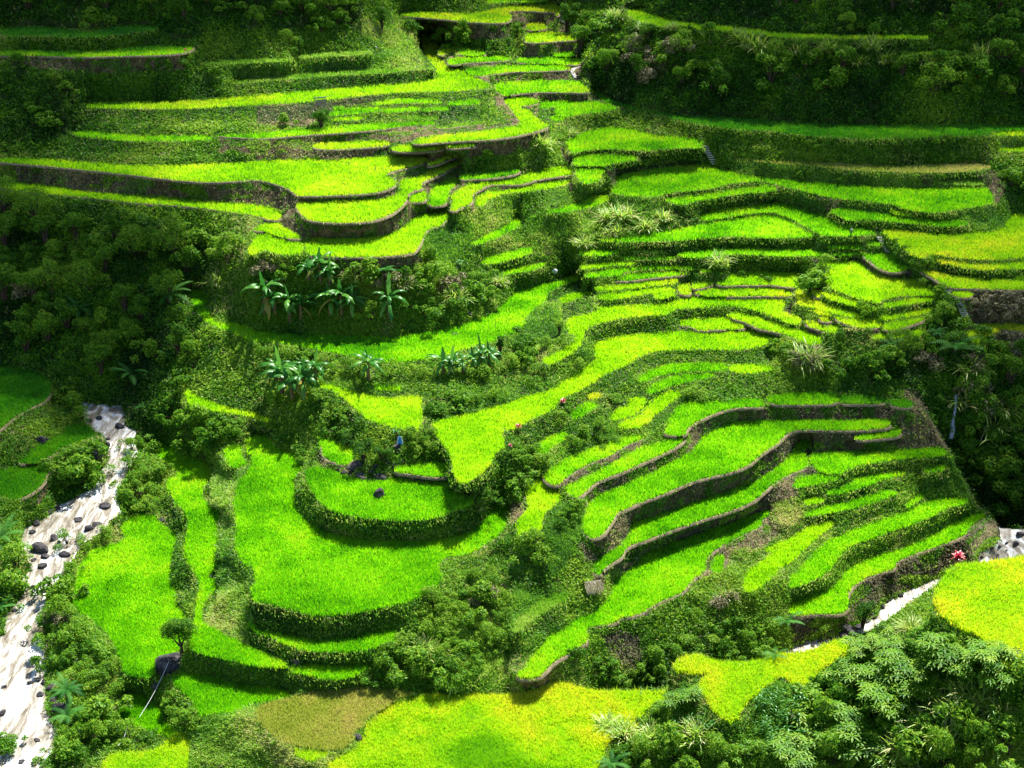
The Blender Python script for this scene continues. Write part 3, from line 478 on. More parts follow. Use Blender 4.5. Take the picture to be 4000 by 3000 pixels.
# bumps on the hillside (mounds under the undergrowth)
amp = np.select([riv, vk == 3, vk == 1, Lv < 12], [0.0, 2.0, np.where(Lv > 12, 1.0, .4), .3], 1.1) * bg
edge = np.minimum(blur((~bg | riv).astype(float), 2), 1) > 0
amp = np.where(edge & bg, amp * .25, amp)
nz = (fbm(VP, 5.0, 1, 3) - .45) * 1.0 + (noise(VP, 1.6, 9) - .5) * .35
nz = np.where(vk == 3, np.maximum(fbm(VP, 7.0, 4, 3) - .35, 0) * 2.2 + (noise(VP, 1.6, 9) - .5) * .4, nz)
VD = VP.copy(); VD[..., 2] += amp * nz * .9; VD[..., 1] -= amp * nz * .5
print('terrain ready')
# faces and who owns them
cl = np.full((NY - 1, NX - 1), -1)
for k, p in enumerate(SM): fill(cl, p, k, X0 + ST / 2, Y0 + ST / 2, ST)
own = cl.copy(); above = np.full(NX - 1, -1); dist = np.full(NX - 1, 99)
wall = np.full((NY - 1, NX - 1), -1)
rc = riv[:-1, :-1]
LIM = int(36 / ST)
for i in range(NY - 1):
    isp = cl[i] >= 0; above = np.where(isp, cl[i], above); dist = np.where(isp, 0, dist + 1)
    wall[i] = np.where(~isp & ~rc[i] & (dist <= LIM) & (Lv[i, :-1] < 26) & (above >= 0), above, -1)
    above = np.where(rc[i], -1, above)
vid = (np.arange(NY - 1)[:, None] * NX + np.arange(NX - 1)[None, :])
quad = np.stack([vid + NX, vid + NX + 1, vid + 1, vid], -1)
VDf = VD.reshape(-1, 3)
def sheet(name, mask, mat, parent=None, smooth=True):
    q = quad[mask]
    if len(q) == 0: return None
    u, inv = np.unique(q.ravel(), return_inverse=True)
    return mesh_from(name, VDf[u], inv, 4, mat, parent, smooth=smooth)
code = np.where(cl >= 0, cl, np.where(wall >= 0, 1000 + wall, np.where(rc, 5000, np.where(vk[:-1, :-1] == 1, 5001, 5002))))
flat = code.ravel(); order = np.argsort(flat, kind='stable'); sf = flat[order]; qf = quad.reshape(-1, 4)
def sheet_code(name, c, mat, parent=None):
    a, b = np.searchsorted(sf, c), np.searchsorted(sf, c + 1)
    if b <= a: return None
    q = qf[order[a:b]]; u, inv = np.unique(q.ravel(), return_inverse=True)
    return mesh_from(name, VDf[u], inv, 4, mat, parent, smooth=True)
h1 = sheet_code('hillside', 5002, M['soil']); tag(h1, kind='structure')
h2 = sheet_code('bare_hillside', 5001, M['b']); tag(h2, kind='structure')
# river: bumpy muddy water with foam
rm, nt, out = nmat('river_water'); L = nt.links.new
tc = nt.nodes.new('ShaderNodeTexCoord'); n1 = nt.nodes.new('ShaderNodeTexNoise'); n1.inputs['Scale'].default_value = .45; n1.inputs['Detail'].default_value = 10; n1.inputs['Distortion'].default_value = 1.6
n1.inputs['Roughness'].default_value = .65
mp = nt.nodes.new('ShaderNodeMapping'); mp.inputs['Rotation'].default_value = (0, 0, R(-25)); mp.inputs['Scale'].default_value = (1, .3, 1)
L(tc.outputs['Object'], mp.inputs[0]); L(mp.outputs[0], n1.inputs['Vector'])
c = ramp(nt, n1.outputs['Fac'], [(.36, (.12, .10, .065)), (.46, (.22, .19, .14)), (.53, (.34, .32, .27)), (.60, (.55, .56, .56)), (.7, (.78, .79, .8))])
b = nt.nodes.new('ShaderNodeBsdfPrincipled'); b.inputs['Roughness'].default_value = .3; L(c, b.inputs['Base Color'])
bp = nt.nodes.new('ShaderNodeBump'); bp.inputs['Strength'].default_value = 1; bp.inputs['Distance'].default_value = .35; n3 = nt.nodes.new('ShaderNodeTexNoise'); n3.inputs['Scale'].default_value = 1.2; n3.inputs['Detail'].default_value = 6
L(mp.outputs[0], n3.inputs['Vector']); L(n3.outputs['Fac'], bp.inputs['Height']); L(bp.outputs[0], b.inputs['Normal']); L(b.outputs[0], out.inputs[0])
M['water'] = rm
rv = sheet_code('river', 5000, rm); tag(rv, kind='structure')
co = np.empty(len(rv.data.vertices) * 3, np.float32); rv.data.vertices.foreach_get('co', co); co = co.reshape(-1, 3)
co[:, 2] += (fbm(co * [1, .4, 1], 3.0, 31, 4) - .5) * .7; rv.data.vertices.foreach_set('co', co.ravel()); rv.data.update()
# ---------------------------------------------------------------- foliage builders (numpy)
def blades(P, h, w, lean, tone, curve=.0, seed=0):
    """one triangle (or bent pair) per blade: P (N,3)"""
    r_ = np.random.default_rng(seed); n = len(P); a = r_.uniform(0, 2 * np.pi, n); ln = r_.uniform(0, 1, n) * lean * h
    d = np.stack([np.cos(a), np.sin(a), np.zeros(n)], -1); sd = np.stack([-d[:, 1], d[:, 0], np.zeros(n)], -1)
    az2 = r_.uniform(0, 2 * np.pi, n); sd = np.stack([np.cos(az2), np.sin(az2), 0 * az2], -1)
    up = np.array([0, 0, 1.0]); w_ = (w / 2)[:, None]
    b0 = P - sd * w_; b1 = P + sd * w_
    m0 = P + up * (h * .6)[:, None] + d * (ln * .35)[:, None]; tip = P + up * (h * (1 - .25 * curve))[:, None] + d * ln[:, None]
    V = np.stack([b0, b1, m0 + sd * w_ * .8, m0 - sd * w_ * .8, tip], 1).reshape(-1, 3)
    base = np.arange(n)[:, None] * 5
    Fq = np.concatenate([base + np.array([0, 1, 2, 3]), base + np.array([3, 2, 4])], 1)
    return V, Fq.ravel(), np.tile([4, 3], n), np.repeat(tone, 5)
def leaves(P, size, tone, nrm=None, spread=.8, seed=0, aspect=.5):
    """folded rhombus leaf = 2 triangles"""
    r_ = np.random.default_rng(seed); n = len(P); d = r_.normal(size=(n, 3)); d /= np.linalg.norm(d, axis=1)[:, None]
    u = r_.normal(size=(n, 3)) * spread + (np.array([0, 0, .7]) if nrm is None else nrm); u /= np.linalg.norm(u, axis=1)[:, None]
    d = d - u * (d * u).sum(1)[:, None]; d /= np.linalg.norm(d, axis=1)[:, None]; sd = np.cross(u, d)
    s_ = size[:, None]
    V = np.stack([P - d * s_ * .5, P + sd * s_ * aspect * .5 - u * s_ * .08, P + d * s_ * .5 - u * s_ * .12, P - sd * s_ * aspect * .5 - u * s_ * .08], 1).reshape(-1, 3)
    base = np.arange(n)[:, None] * 4
    Fq = np.concatenate([base + np.array([0, 1, 2]), base + np.array([0, 2, 3])], 1)
    return V, Fq.ravel(), 3, np.repeat(tone, 4)
# ---------------------------------------------------------------- rice terraces
COLN = {'g': 'bright green', 'l': 'yellow-green', 'y': 'ripening yellow', 'd': 'deep green', 'o': 'fallow olive', 'h': 'grassed-over'}
WALN = {'b': 'bare brown earth', 's': 'dark stone', 'g': 'grassy', 'v': 'dark leafy'}
REG = {'A': 'of the upper left flight', 'B': 'of the top centre flight', 'R': 'of the upper right slope',
       'L': 'of the yellow-green spur', 'P': 'round the banana grove', 'M': 'of the small crowded terraces',
       'Q': 'in the middle', 'S': 'of the right-hand brown-banked flight', 'T': 'of the grassy right-hand flight', 'K': 'around the half-round knoll',
       'W': 'on the far river bank', 'F': 'along the bottom edge'}
ORD = ['first', 'second', 'third', 'fourth', 'fifth', 'sixth', 'seventh', 'eighth', 'ninth', 'tenth', 'eleventh', 'twelfth', 'thirteenth', 'fourteenth', 'fifteenth', 'sixteenth', 'seventeenth', 'eighteenth', 'nineteenth', 'twentieth']
def ordw(i): return ORD[i] if i < 20 else ('twenty-' + ORD[i - 20] if i < 29 else ('thirtieth' if i == 29 else 'thirty-' + ORD[i - 30] if i < 39 else str(i + 1) + 'th'))
SPECIAL = {'e1': 'wide green rice terrace curving round the raised half-round knoll', 'e2': 'half-round green rice terrace on the raised knoll with a lone boulder in it',
           'p': 'long curved green rice terrace under the dark banana slope', 'q': 'long yellow-green terrace that widens to a lobe at the middle of the photo',
           'e9': 'large flat green rice terrace beside the muddy river at the left', 'e8': 'narrow winding green terrace between the riverside field and the big curved field',
           'e19': 'large ripening yellow and green rice field at the bottom centre', 'e20': 'fallow olive-brown grass field at the bottom left of centre',
           'e17': 'ripening yellow rice field at the lower right edge of the photo', 'a39': 'long thin yellow-green terrace strip above the dark forest at the left',
           'a32': 'broad bright yellow-green terrace narrowing to the left edge', 'd44': 'longest broad green terrace of the brown-banked right-hand flight',
           'd8': 'large yellowish rice field at the right edge above the stone stairway', 'a19': 'long shaded dark green terrace at the foot of the dark cliff top right',
           'g1': 'largest yellow-green terrace among the small crowded terraces right of centre', 'e14': 'dark green field at the left edge, highest on the far river bank'}
byreg = {}
for k, p in enumerate(PAD): byreg.setdefault((p[1]), []).append(k)
labels = {}
for rg, ks in byreg.items():
    ks = sorted(ks, key=lambda k: SM[k][:, 1].mean())
    for i, k in enumerate(ks):
        w_, h_ = np.ptp(SM[k][:, 0]), np.ptp(SM[k][:, 1])
        shp = 'long narrow' if w_ > 170 and h_ < 60 else 'small' if w_ < 70 else 'broad' if h_ > 70 else 'narrow'
        o_ = 'topmost' if i == 0 else 'lowest' if i == len(ks) - 1 else ordw(i) + ' from the top'
        labels[k] = SPECIAL.get(PAD[k][0]) or f"{shp} {COLN[PAD[k][2]]} terrace, {o_} {REG[rg]}"
tot = 0; BASES = []
for k, p in enumerate(PAD):
    poly = SM[k]; H = math.exp(gp[k]); z = CAM_H - H
    ctr = unproj(poly[:, 0].mean(), poly[:, 1].mean(), H)
    root = empty('rice_terrace', (0, 0, 0)); tag(root, labels[k], 'rice terrace', 'rice terraces on the hillside')
    sheet_code('paddy_bed', k, M['bed'], root)
    wm = {'b': M['b'], 's': M['s'], 'g': M['gw'], 'v': M['v']}[p[3]]
    sheet_code('terrace_bank', 1000 + k, wm, root)
    # crop: points uniform over the plot (density falls with distance)
    x0, y0 = poly.min(0); x1, y1 = poly.max(0); box = (x1 - x0) * (y1 - y0)
    n = int(box * .36); Q = np.stack([rng.uniform(x0, x1, n), rng.uniform(y0, y1, n)], -1)
    infr = (Q[:, 0] > -60) & (Q[:, 0] < 2272) & (Q[:, 1] > -60) & (Q[:, 1] < 1720) | (rng.random(n) < .25)
    Q = Q[infr]; Q = Q[inside(poly, Q[:, 0], Q[:, 1])]
    P = unproj(Q[:, 0], Q[:, 1], H); n = len(P); tot += n
    D = np.linalg.norm(P - np.array([0, 0, CAM_H]), axis=1); sc_ = D / 230
    P = np.repeat(P, 3, 0); sc_ = np.repeat(sc_, 3); m_ = len(P); big_ = 1.5 if p[0] in ('e17', 'e18', 'e19', 'e22') else 1.0
    P[:, :2] += rng.normal(size=(m_, 2)) * (.14 * sc_)[:, None]
    pat = fbm(P, 9.0, 50, 3); pat2 = noise(P, 2.2, 60)
    fallow = p[2] in 'oh'
    tone = np.clip(.5 + (pat - .5) * 1.3 + (pat2 - .5) * .3 + rng.normal(size=m_) * .22, 0, 1)
    if p[0] == 'e19': tone = np.clip(tone + .12 - np.clip((fbm(P, 20., 77, 2) - .52) * 7, 0, .75), 0, 1)
    if p[0] in ('e17', 'e18'): tone = np.clip(tone + .08, 0, 1)
    hh = big_ * rng.uniform(.4, .8, m_) * (1.0 if not fallow else .8) * (.85 + .4 * pat2)
    V, Fc, nn, tn = blades(P, hh, big_ * rng.uniform(.07, .14, m_) * sc_, .55 if p[2] != 'y' else .8, tone, seed=k)
    V[:, 2] += .02
    mesh_from('rice_crop' if not fallow else 'grass_cover', V, Fc, nn, M[p[2]], root, {'tone': tn})
    # front edge: trodden earth rim, or a fringe of grass hanging over the bank
    q = poly; nx_ = np.roll(q, -1, 0); area = (q[:, 0] * nx_[:, 1] - nx_[:, 0] * q[:, 1]).sum()
    d = nx_ - q; ln = np.linalg.norm(d, axis=1) + 1e-9; nrm = np.stack([d[:, 1], -d[:, 0]], -1) / ln[:, None] * (1 if area > 0 else -1)
    lim = .25 if p[3] in 'bs' else -.15
    ok_ = []
    for i in range(len(q)):
        ii = int(np.clip((q[i, 1] + nrm[i, 1] * 5 - Y0) / ST, 0, NY - 1)); jj = int(np.clip((q[i, 0] + nrm[i, 0] * 5 - X0) / ST, 0, NX - 1))
        ok_.append(nrm[i, 1] > lim and lab[ii, jj] < 0)
    st = 0
    while st < len(q) and ok_[st]: st += 1
    runs_ = []; cur = []
    for e in range(len(q)):
        i = (st + e) % len(q)
        if ok_[i]: cur.append(i)
        elif cur: runs_.append(cur); cur = []
    if cur: runs_.append(cur)
    FR = []
    for rn in runs_:
        pts = [unproj(q[i, 0], q[i, 1], H) for i in rn] + [unproj(nx_[rn[-1], 0], nx_[rn[-1], 1], H)]
        res = []
        for A, B in zip(pts[:-1], pts[1:]):
            L_ = np.linalg.norm(B - A); ns = max(1, int(L_ / .8)); res += [A + (B - A) * s_ / ns for s_ in range(ns)]
        res = np.array(res + [pts[-1]])
        if len(res) < 3: continue
        tg = np.gradient(res, axis=0); tg /= np.linalg.norm(tg, axis=1)[:, None] + 1e-9; o_ = np.stack([tg[:, 1], -tg[:, 0], 0 * tg[:, 0]], -1)
        i0 = rn[len(rn) // 2]; pin_ = unproj(q[i0, 0] + nrm[i0, 0], q[i0, 1] + nrm[i0, 1], H) - unproj(q[i0, 0], q[i0, 1], H); m0 = len(res) // 2
        if (o_[m0] * pin_).sum() < 0: o_ = -o_
        jt = ((noise(res, 1.3, 20) - .5) * .22)[:, None]; zz_ = np.array([0, 0, 1.])
        if p[3] in 'bs':
            V = np.stack([res - o_ * .12 + zz_ * .02, res + o_ * .02 + zz_ * (.15 + jt * .5), res + o_ * (.26 + jt) + zz_ * (.12 + jt * .5), res + o_ * (.42 + jt) - zz_ * .3], 1).reshape(-1, 3)
            bb_ = np.arange(len(res) - 1)[:, None] * 4; Fq = np.concatenate([bb_ + np.array([e, e + 4, e + 5, e + 1]) for e in range(3)], 0)
            mesh_from('earth_rim', V, Fq, 4, M['rim'], root, smooth=True)
        FR.append((res, o_))
    if FR:
        gb = []; 
        for res, o_ in FR:
            nb = int(len(res) * (16 if p[3] in 'gv' else 2)); s_ = rng.random(nb) * (len(res) - 1.001); i = s_.astype(int); u = (s_ - i)[:, None]
            of = rng.random(nb)[:, None] ** 1.3 * (1.1 if p[3] in 'gv' else .5) + .05
            gb.append(res[i] * (1 - u) + res[i + 1] * u + o_[i] * of - np.array([0, 0, 1.]) * (of * of * .9 + .02))
        gb = np.concatenate(gb); pt_ = fbm(gb, 4., 66, 2)
        keep = rng.random(len(gb)) < pt_ * 1.5; gb = gb[keep]; pt_ = pt_[keep]
        if len(gb) > 20:
            V, Fc, nn, tn = blades(gb, rng.uniform(.3, .75, len(gb)), rng.uniform(.09, .16, len(gb)), 1.2, np.clip(.55 + (pt_ - .5) + rng.normal(size=len(gb)) * .18, 0, 1), 1.2, seed=900 + k)
            mesh_from('edge_grass', V, Fc, nn, M['grass'], root, {'tone': tn})
print('tufts', tot)
# ---------------------------------------------------------------- undergrowth on banks and slopes (uncountable)
wallf = np.full((NY, NX), -1); wallf[:-1, :-1] = wall
wt_ = np.array([{'b': 1, 's': 1, 'g': 2, 'v': 0}[p[3]] for p in PAD])
kind = vk.copy(); mwl = wallf >= 0
kind[mwl] = np.where((vk[mwl] == 1), 1, wt_[wallf[mwl]])
pn = fbm(VP, 6.0, 44, 3); bw = mwl & (kind == 1) & (wt_[wallf] == 1); kind[bw & (pn > .56)] = 2; kind[bw & (pn < .40)] = 0
ok = bg & ~riv
gxn = np.gradient(VD, axis=1); gyn = np.gradient(VD, axis=0); NRM = np.cross(gyn, gxn); NRM /= np.linalg.norm(NRM, axis=-1)[..., None] + 1e-9
NRM[NRM[..., 2] < 0] *= -1
def scatter(mask, dens, seed):
    r_ = np.random.default_rng(seed); cells = np.argwhere(mask); vis = (xx[mask] > -70) & (xx[mask] < 2280) & (yy[mask] > -70) & (yy[mask] < 1730)
    lam = dens * ST * ST * np.where(vis, 1, .2); c_ = np.repeat(cells, r_.poisson(lam), 0)
    a = np.minimum(c_[:, 0], NY - 2); b_ = np.minimum(c_[:, 1], NX - 2); u = r_.random((len(c_), 2, 1))
    P = VD[a, b_] + (VD[a + 1, b_] - VD[a, b_]) * u[:, 0] + (VD[a, b_ + 1] - VD[a, b_]) * u[:, 1]
    global LASTW; LASTW = mwl[a, b_]
    return P, NRM[a, b_], np.linalg.norm(P - np.array([0, 0, CAM_H]), axis=1) / 230
def patch(P, seed, s1=11., s2=3.): return fbm(P, s1, seed, 3), fbm(P, s2, seed + 9, 2)
# broad leaves
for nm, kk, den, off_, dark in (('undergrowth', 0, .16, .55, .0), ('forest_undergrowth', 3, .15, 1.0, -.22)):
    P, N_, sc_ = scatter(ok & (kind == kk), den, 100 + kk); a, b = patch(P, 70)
    WL = LASTW.copy(); keep = rng.random(len(P)) < np.clip(.35 + b * 1.6 - .3, .15, 1); P, N_, sc_, a, b = P[keep], N_[keep], sc_[keep], a[keep], b[keep]
    m_ = 4; P = np.repeat(P, m_, 0); N_ = np.repeat(N_, m_, 0); s2 = np.repeat(sc_, m_); a = np.repeat(a, m_); b = np.repeat(b, m_)
    wl_ = np.repeat(WL[keep], m_); P = P + N_ * (rng.uniform(0, 1, len(P)) * off_ * (.3 + b) * np.where(wl_, .35, 1))[:, None] + rng.normal(size=P.shape) * np.where(wl_, .12, .24)[:, None]
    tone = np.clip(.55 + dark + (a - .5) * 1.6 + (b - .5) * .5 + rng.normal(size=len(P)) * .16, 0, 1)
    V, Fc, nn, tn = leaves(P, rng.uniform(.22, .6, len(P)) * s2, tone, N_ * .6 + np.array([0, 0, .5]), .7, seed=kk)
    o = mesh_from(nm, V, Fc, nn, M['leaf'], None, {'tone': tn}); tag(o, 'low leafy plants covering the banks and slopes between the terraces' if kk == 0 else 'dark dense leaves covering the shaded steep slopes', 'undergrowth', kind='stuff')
    print(nm, len(P))
# wild grass: on grass kinds, some on leafy
Pl = []; 
for kk, den in ((2, .28), (0, .12), (1, .015), (3, .015)):
    P, N_, sc_ = scatter(ok & (kind == kk), den, 200 + kk); Pl.append((P, N_, sc_, LASTW.astype(float)))
P = np.concatenate([q[0] for q in Pl]); N_ = np.concatenate([q[1] for q in Pl]); sc_ = np.concatenate([q[2] for q in Pl])
wl3 = np.repeat(np.concatenate([q[3] for q in Pl]), 3); a, b = patch(P, 85); m_ = 3
P = np.repeat(P, m_, 0) ; s2 = np.repeat(sc_, m_); a = np.repeat(a, m_); b = np.repeat(b, m_); P = P + rng.normal(size=P.shape) * np.array([.2, .2, .05])
tone = np.clip(.48 - .16 * wl3 + (a - .5) * 1.5 + (b - .5) * .5 + rng.normal(size=len(P)) * .15, 0, 1)
V, Fc, nn, tn = blades(P - np.array([0, 0, .1]), rng.uniform(.4, 1.0, len(P)) * (.6 + b * .9) * (1 - .45 * wl3), rng.uniform(.08, .16, len(P)) * s2, 1.1, tone, 1., seed=5)
o = mesh_from('wild_grass', V, Fc, nn, M['grass'], None, {'tone': tn}); tag(o, 'long wild grass growing on the terrace banks', 'grass', kind='stuff')
print('grass', len(P))
# dead straw hanging on the bare banks
P, N_, sc_ = scatter(ok & (kind == 1), .09, 300); P2, N2, s22 = scatter(ok & ((kind == 0) | (kind == 3)), .008, 301)
P = np.concatenate([P, P2]); N_ = np.concatenate([N_, N2]); sc_ = np.concatenate([sc_, s22]); a, b = patch(P, 95)
P = np.repeat(P, 3, 0) + np.repeat(N_, 3, 0) * .12 + rng.normal(size=(len(P) * 3, 3)) * .15; s2 = np.repeat(sc_, 3)
tone = np.clip(.45 + (np.repeat(a, 3) - .5) * 1.8 + rng.normal(size=len(P)) * .2, 0, 1)
V, Fc, nn, tn = blades(P, rng.uniform(.25, .7, len(P)), rng.uniform(.06, .12, len(P)) * s2, 1.6, tone, 2.2, seed=6)
o = mesh_from('dead_straw', V, Fc, nn, M['dry'], None, {'tone': tn}); tag(o, 'dry brown straw and weeds on the earth banks', 'straw', kind='stuff')
# ---------------------------------------------------------------- broken cloud above the valley (its shadow lies on parts of the slope)
m, nt, out = nmat('cloud_white'); d_ = nt.nodes.new('ShaderNodeBsdfDiffuse'); d_.inputs[0].default_value = (.8, .8, .82, 1); tr = nt.nodes.new('ShaderNodeBsdfTransparent')
a_ = nt.nodes.new('ShaderNodeAttribute'); a_.attribute_name = 'cover'; mx = nt.nodes.new('ShaderNodeMixShader')
nt.links.new(a_.outputs['Fac'], mx.inputs[0]); nt.links.new(tr.outputs[0], mx.inputs[1]); nt.links.new(d_.outputs[0], mx.inputs[2]); nt.links.new(mx.outputs[0], out.inputs[0])
def ico(sub=2):
    bm = bmesh.new(); bmesh.ops.create_icosphere(bm, subdivisions=sub, radius=1); V = np.array([v.co[:] for v in bm.verts]); Fq = np.array([[v.index for v in f.verts] for f in bm.faces]); bm.free(); return V, Fq
SHADE = [(.5, "-300,-250 2500,-250 2500,90 1500,110 1240,60 900,70 560,120 560,230 200,240 -300,260"),
         (.48, "1240,200 2500,200 2500,560 2000,560 1700,480 1300,420 1220,300"), (.5, "-300,200 420,200 300,480 -300,480"), (.5, "-300,700 240,830 200,960 100,1130 -300,1300"),
         (.45, "1900,540 2500,540 2500,860 1900,860"),
         (.99, "-300,-250 880,-250 800,5 740,34 620,50 500,66 430,75 400,70 250,62 0,72 -300,70"),
         (.99, "-300,140 60,135 170,190 150,330 -300,335"),
         (.99, "-300,438 0,445 250,478 400,505 420,560 405,600 375,640 375,690 400,740 420,800 350,850 330,890 290,925 190,915 180,870 100,830 0,780 -300,770"),
         (.99, "1330,175 1500,185 2500,180 2500,274 1560,268 1450,243 1340,212"),
         (.99, "1430,-250 1450,5 1560,45 1750,62 2000,62 2212,90 2500,90 2500,-250"),
         (.99, "1850,790 2000,760 2100,770 2200,740 2500,740 2500,1170 2160,1160 2110,1110 2060,1010 2010,940 1960,880 1890,893 1660,893 1658,830 1750,800")]
sm_ = np.zeros(xx[::2, ::2].shape)
for val, s_ in SHADE:
    sel = inside(np.array([list(map(float, q.split(','))) for q in s_.split()]), xx[::2, ::2], yy[::2, ::2]); sm_[sel] = val
sm_ = blur(sm_, 2) / blur(np.ones_like(sm_), 2); vp = VP[::2, ::2].reshape(-1, 3); CZ = 330.0
pj = vp + np.array(SUN_DIR) * ((CZ - vp[:, 2]) / SUN_DIR.z)[:, None]
cs = 3.0; c0 = pj[:, :2].min(0); ij = ((pj[:, :2] - c0) / cs).astype(int); gw, gh = ij.max(0) + 1
ws = np.bincount(ij[:, 0] * gh + ij[:, 1], sm_.ravel(), gw * gh).reshape(gw, gh); wc = np.bincount(ij[:, 0] * gh + ij[:, 1], minlength=gw * gh).reshape(gw, gh)
dn = blur(ws, 1) / np.maximum(blur(wc.astype(float), 1), 1e-6); e_ = blur(wc.astype(float), 4) > 0; dn2 = blur(ws, 4) / np.maximum(blur(wc.astype(float), 4), 1e-6); dn = np.where(blur(wc.astype(float), 1) > 0, dn, dn2)
gx, gy = np.meshgrid(c0[0] + cs * (np.arange(gw) + .5), c0[1] + cs * (np.arange(gh) + .5), indexing='ij'); pc = np.stack([gx, gy, 0 * gx], -1)
dn = 1 - (1 - np.clip(dn, 0, .992)) * (1 + 1.2 * (fbm(pc, 22., 5, 3) - .5) * (dn > .03))
V = np.stack([gx, gy, CZ + 14 * dn * (1 + fbm(pc, 12., 8, 3))], -1).reshape(-1, 3); Vb = np.stack([gx, gy, CZ - 2 * dn], -1).reshape(-1, 3)
vi = np.arange(gw * gh).reshape(gw, gh); q4 = np.stack([vi[:-1, :-1], vi[1:, :-1], vi[1:, 1:], vi[:-1, 1:]], -1)[(dn[:-1, :-1] > .015)].reshape(-1, 4)
al_ = 1 - np.sqrt(1 - dn.ravel())
o = mesh_from('cloud', np.concatenate([V, Vb]), np.concatenate([q4, q4[:, ::-1] + gw * gh]), 4, m, None, {'cover': np.concatenate([al_, al_])}, smooth=True); tag(o, kind='structure')
# ---------------------------------------------------------------- plant prototypes
def tube(pts, rad, n=6):
    pts = [np.array(p, float) for p in pts]; V = []; Fq = []
    for i, p in enumerate(pts):
        d = pts[min(i + 1, len(pts) - 1)] - pts[max(i - 1, 0)]; d /= np.linalg.norm(d) + 1e-9
        a = np.cross(d, [0, 1, .1]); a /= np.linalg.norm(a); b_ = np.cross(d, a)
        for k in range(n): V.append(p + (a * math.cos(2 * math.pi * k / n) + b_ * math.sin(2 * math.pi * k / n)) * rad[i])
        if i:
            for k in range(n): Fq.append([(i - 1) * n + k, (i - 1) * n + (k + 1) % n, i * n + (k + 1) % n, i * n + k])
    return np.array(V), Fq
def join(parts):
    V = []; Fq = []; n = []; b0 = 0
    for v, f in parts:
        V.append(v)
        for q in f: Fq += [i + b0 for i in q]; n.append(len(q))
        b0 += len(v)
    return np.concatenate(V), np.array(Fq), np.array(n)
def arch(L, elev, droop, n=8):
    """points of an arching midrib along +X"""
    p = [np.zeros(3)]; a = elev
    for i in range(n): a -= droop / n; p.append(p[-1] + np.array([math.cos(a), 0, math.sin(a)]) * L / n)
    return np.array(p)
def rotz(V, a): c, s_ = math.cos(a), math.sin(a); return V @ np.array([[c, s_, 0], [-s_, c, 0], [0, 0, 1]])
def banana(name='banana_plant', seed=0, H=3.0, nl=9):
    r_ = random.Random(seed); root = empty(name)
    ht = H * .5; V, Fq = tube([(0, 0, -.4), (.03, 0, ht * .5), (.05, .03, ht)], [.17, .13, .08], 8); V, Fq, n = join([(V, Fq)])
    mesh_from('stem', V, Fq, n, M['stem'], root, smooth=True)
    for i in range(nl + 4):
        low = i < 4; a = i * 2.4 + r_.uniform(-.4, .4); el = R(r_.uniform(-10, 25)) if low else R(r_.uniform(40, 80)); L_ = H * r_.uniform(.42, .68); dr = R(r_.uniform(60, 95)) if low else R(r_.uniform(70, 135))
        if i == nl + 3: el, dr = R(86), R(12)
        c = arch(L_, el, dr, 12); w = .2 * H / 3 * np.array([.02, .05, .5, .9, 1, 1, .95, .9, .85, .7, .5, .3, .03]); V = []; Fc = []
        for k in range(13):
            ta, tb = r_.uniform(.55, 1.15), r_.uniform(.55, 1.15); V += [c[k] + [0, w[k] * ta, -.45 * w[k]], c[k] + [0, 0, .04], c[k] + [0, -w[k] * tb, -.45 * w[k]]]
            if k:
                b0 = 3 * k
                for e in (0, 1): Fc.append([b0 - 3 + e, b0 - 3 + e + 1, b0 + e + 1, b0 + e])
        V = rotz(np.array(V), a) + [.05, .03, ht - (.15 if low else 0)]
        tn = np.full(len(V), r_.uniform(.85, 1.0) if (low and r_.random() < .7) else r_.uniform(.15, .8))
        mesh_from('leaf', V, np.array(Fc), 4, M['banana'], root, {'tone': tn})
    return root
def frond(L, el, dr, w, seed):
    r_ = random.Random(seed); n = 16; c = arch(L, el, dr, n); V = []; Fc = []
    for k in range(1, n + 1):
        f = k / n; ww = w * math.sin(math.pi * min(1, f * .85 + .12)) ** .7; dx = c[k] - c[k - 1]
        for sgn in (-1, 1):
            b0 = len(V); tip = c[k] + np.array([0, sgn * ww, -.18 * ww]) + dx * .9
            V += [c[k - 1], c[k - 1] + dx * .75, tip]; Fc.append([b0, b0 + 1, b0 + 2])
    V, Fc = np.array(V), Fc
    tv, tf = tube(c, [.03 * (1 - i / (n + 3)) for i in range(n + 1)], 4)
    return join([(V, Fc), (tv, tf)])
def treefern(name='tree_fern', seed=0, trunk=2.0, L=2.4, nf=12):
    r_ = random.Random(seed); root = empty(name)
    if trunk > .2:
        V, Fq = tube([(0, 0, -.5), (.05, 0, trunk * .5), (.0, .05, trunk)], [.16, .13, .15], 8); V, Fq, n = join([(V, Fq)]); mesh_from('trunk', V, Fq, n, M['bark'], root)
    for i in range(nf):
        V, Fq, n = frond(L * r_.uniform(.8, 1.1), R(r_.uniform(25, 60)), R(r_.uniform(50, 90)), .42 * L / 2.4, seed * 31 + i)
        V = rotz(V, i * 2 * math.pi / nf + r_.uniform(-.2, .2)) + [0, .05, trunk]
        mesh_from('frond', V, Fq, n, M['fern'], root, {'tone': np.full(len(V), r_.uniform(.25, .9))})
    return root
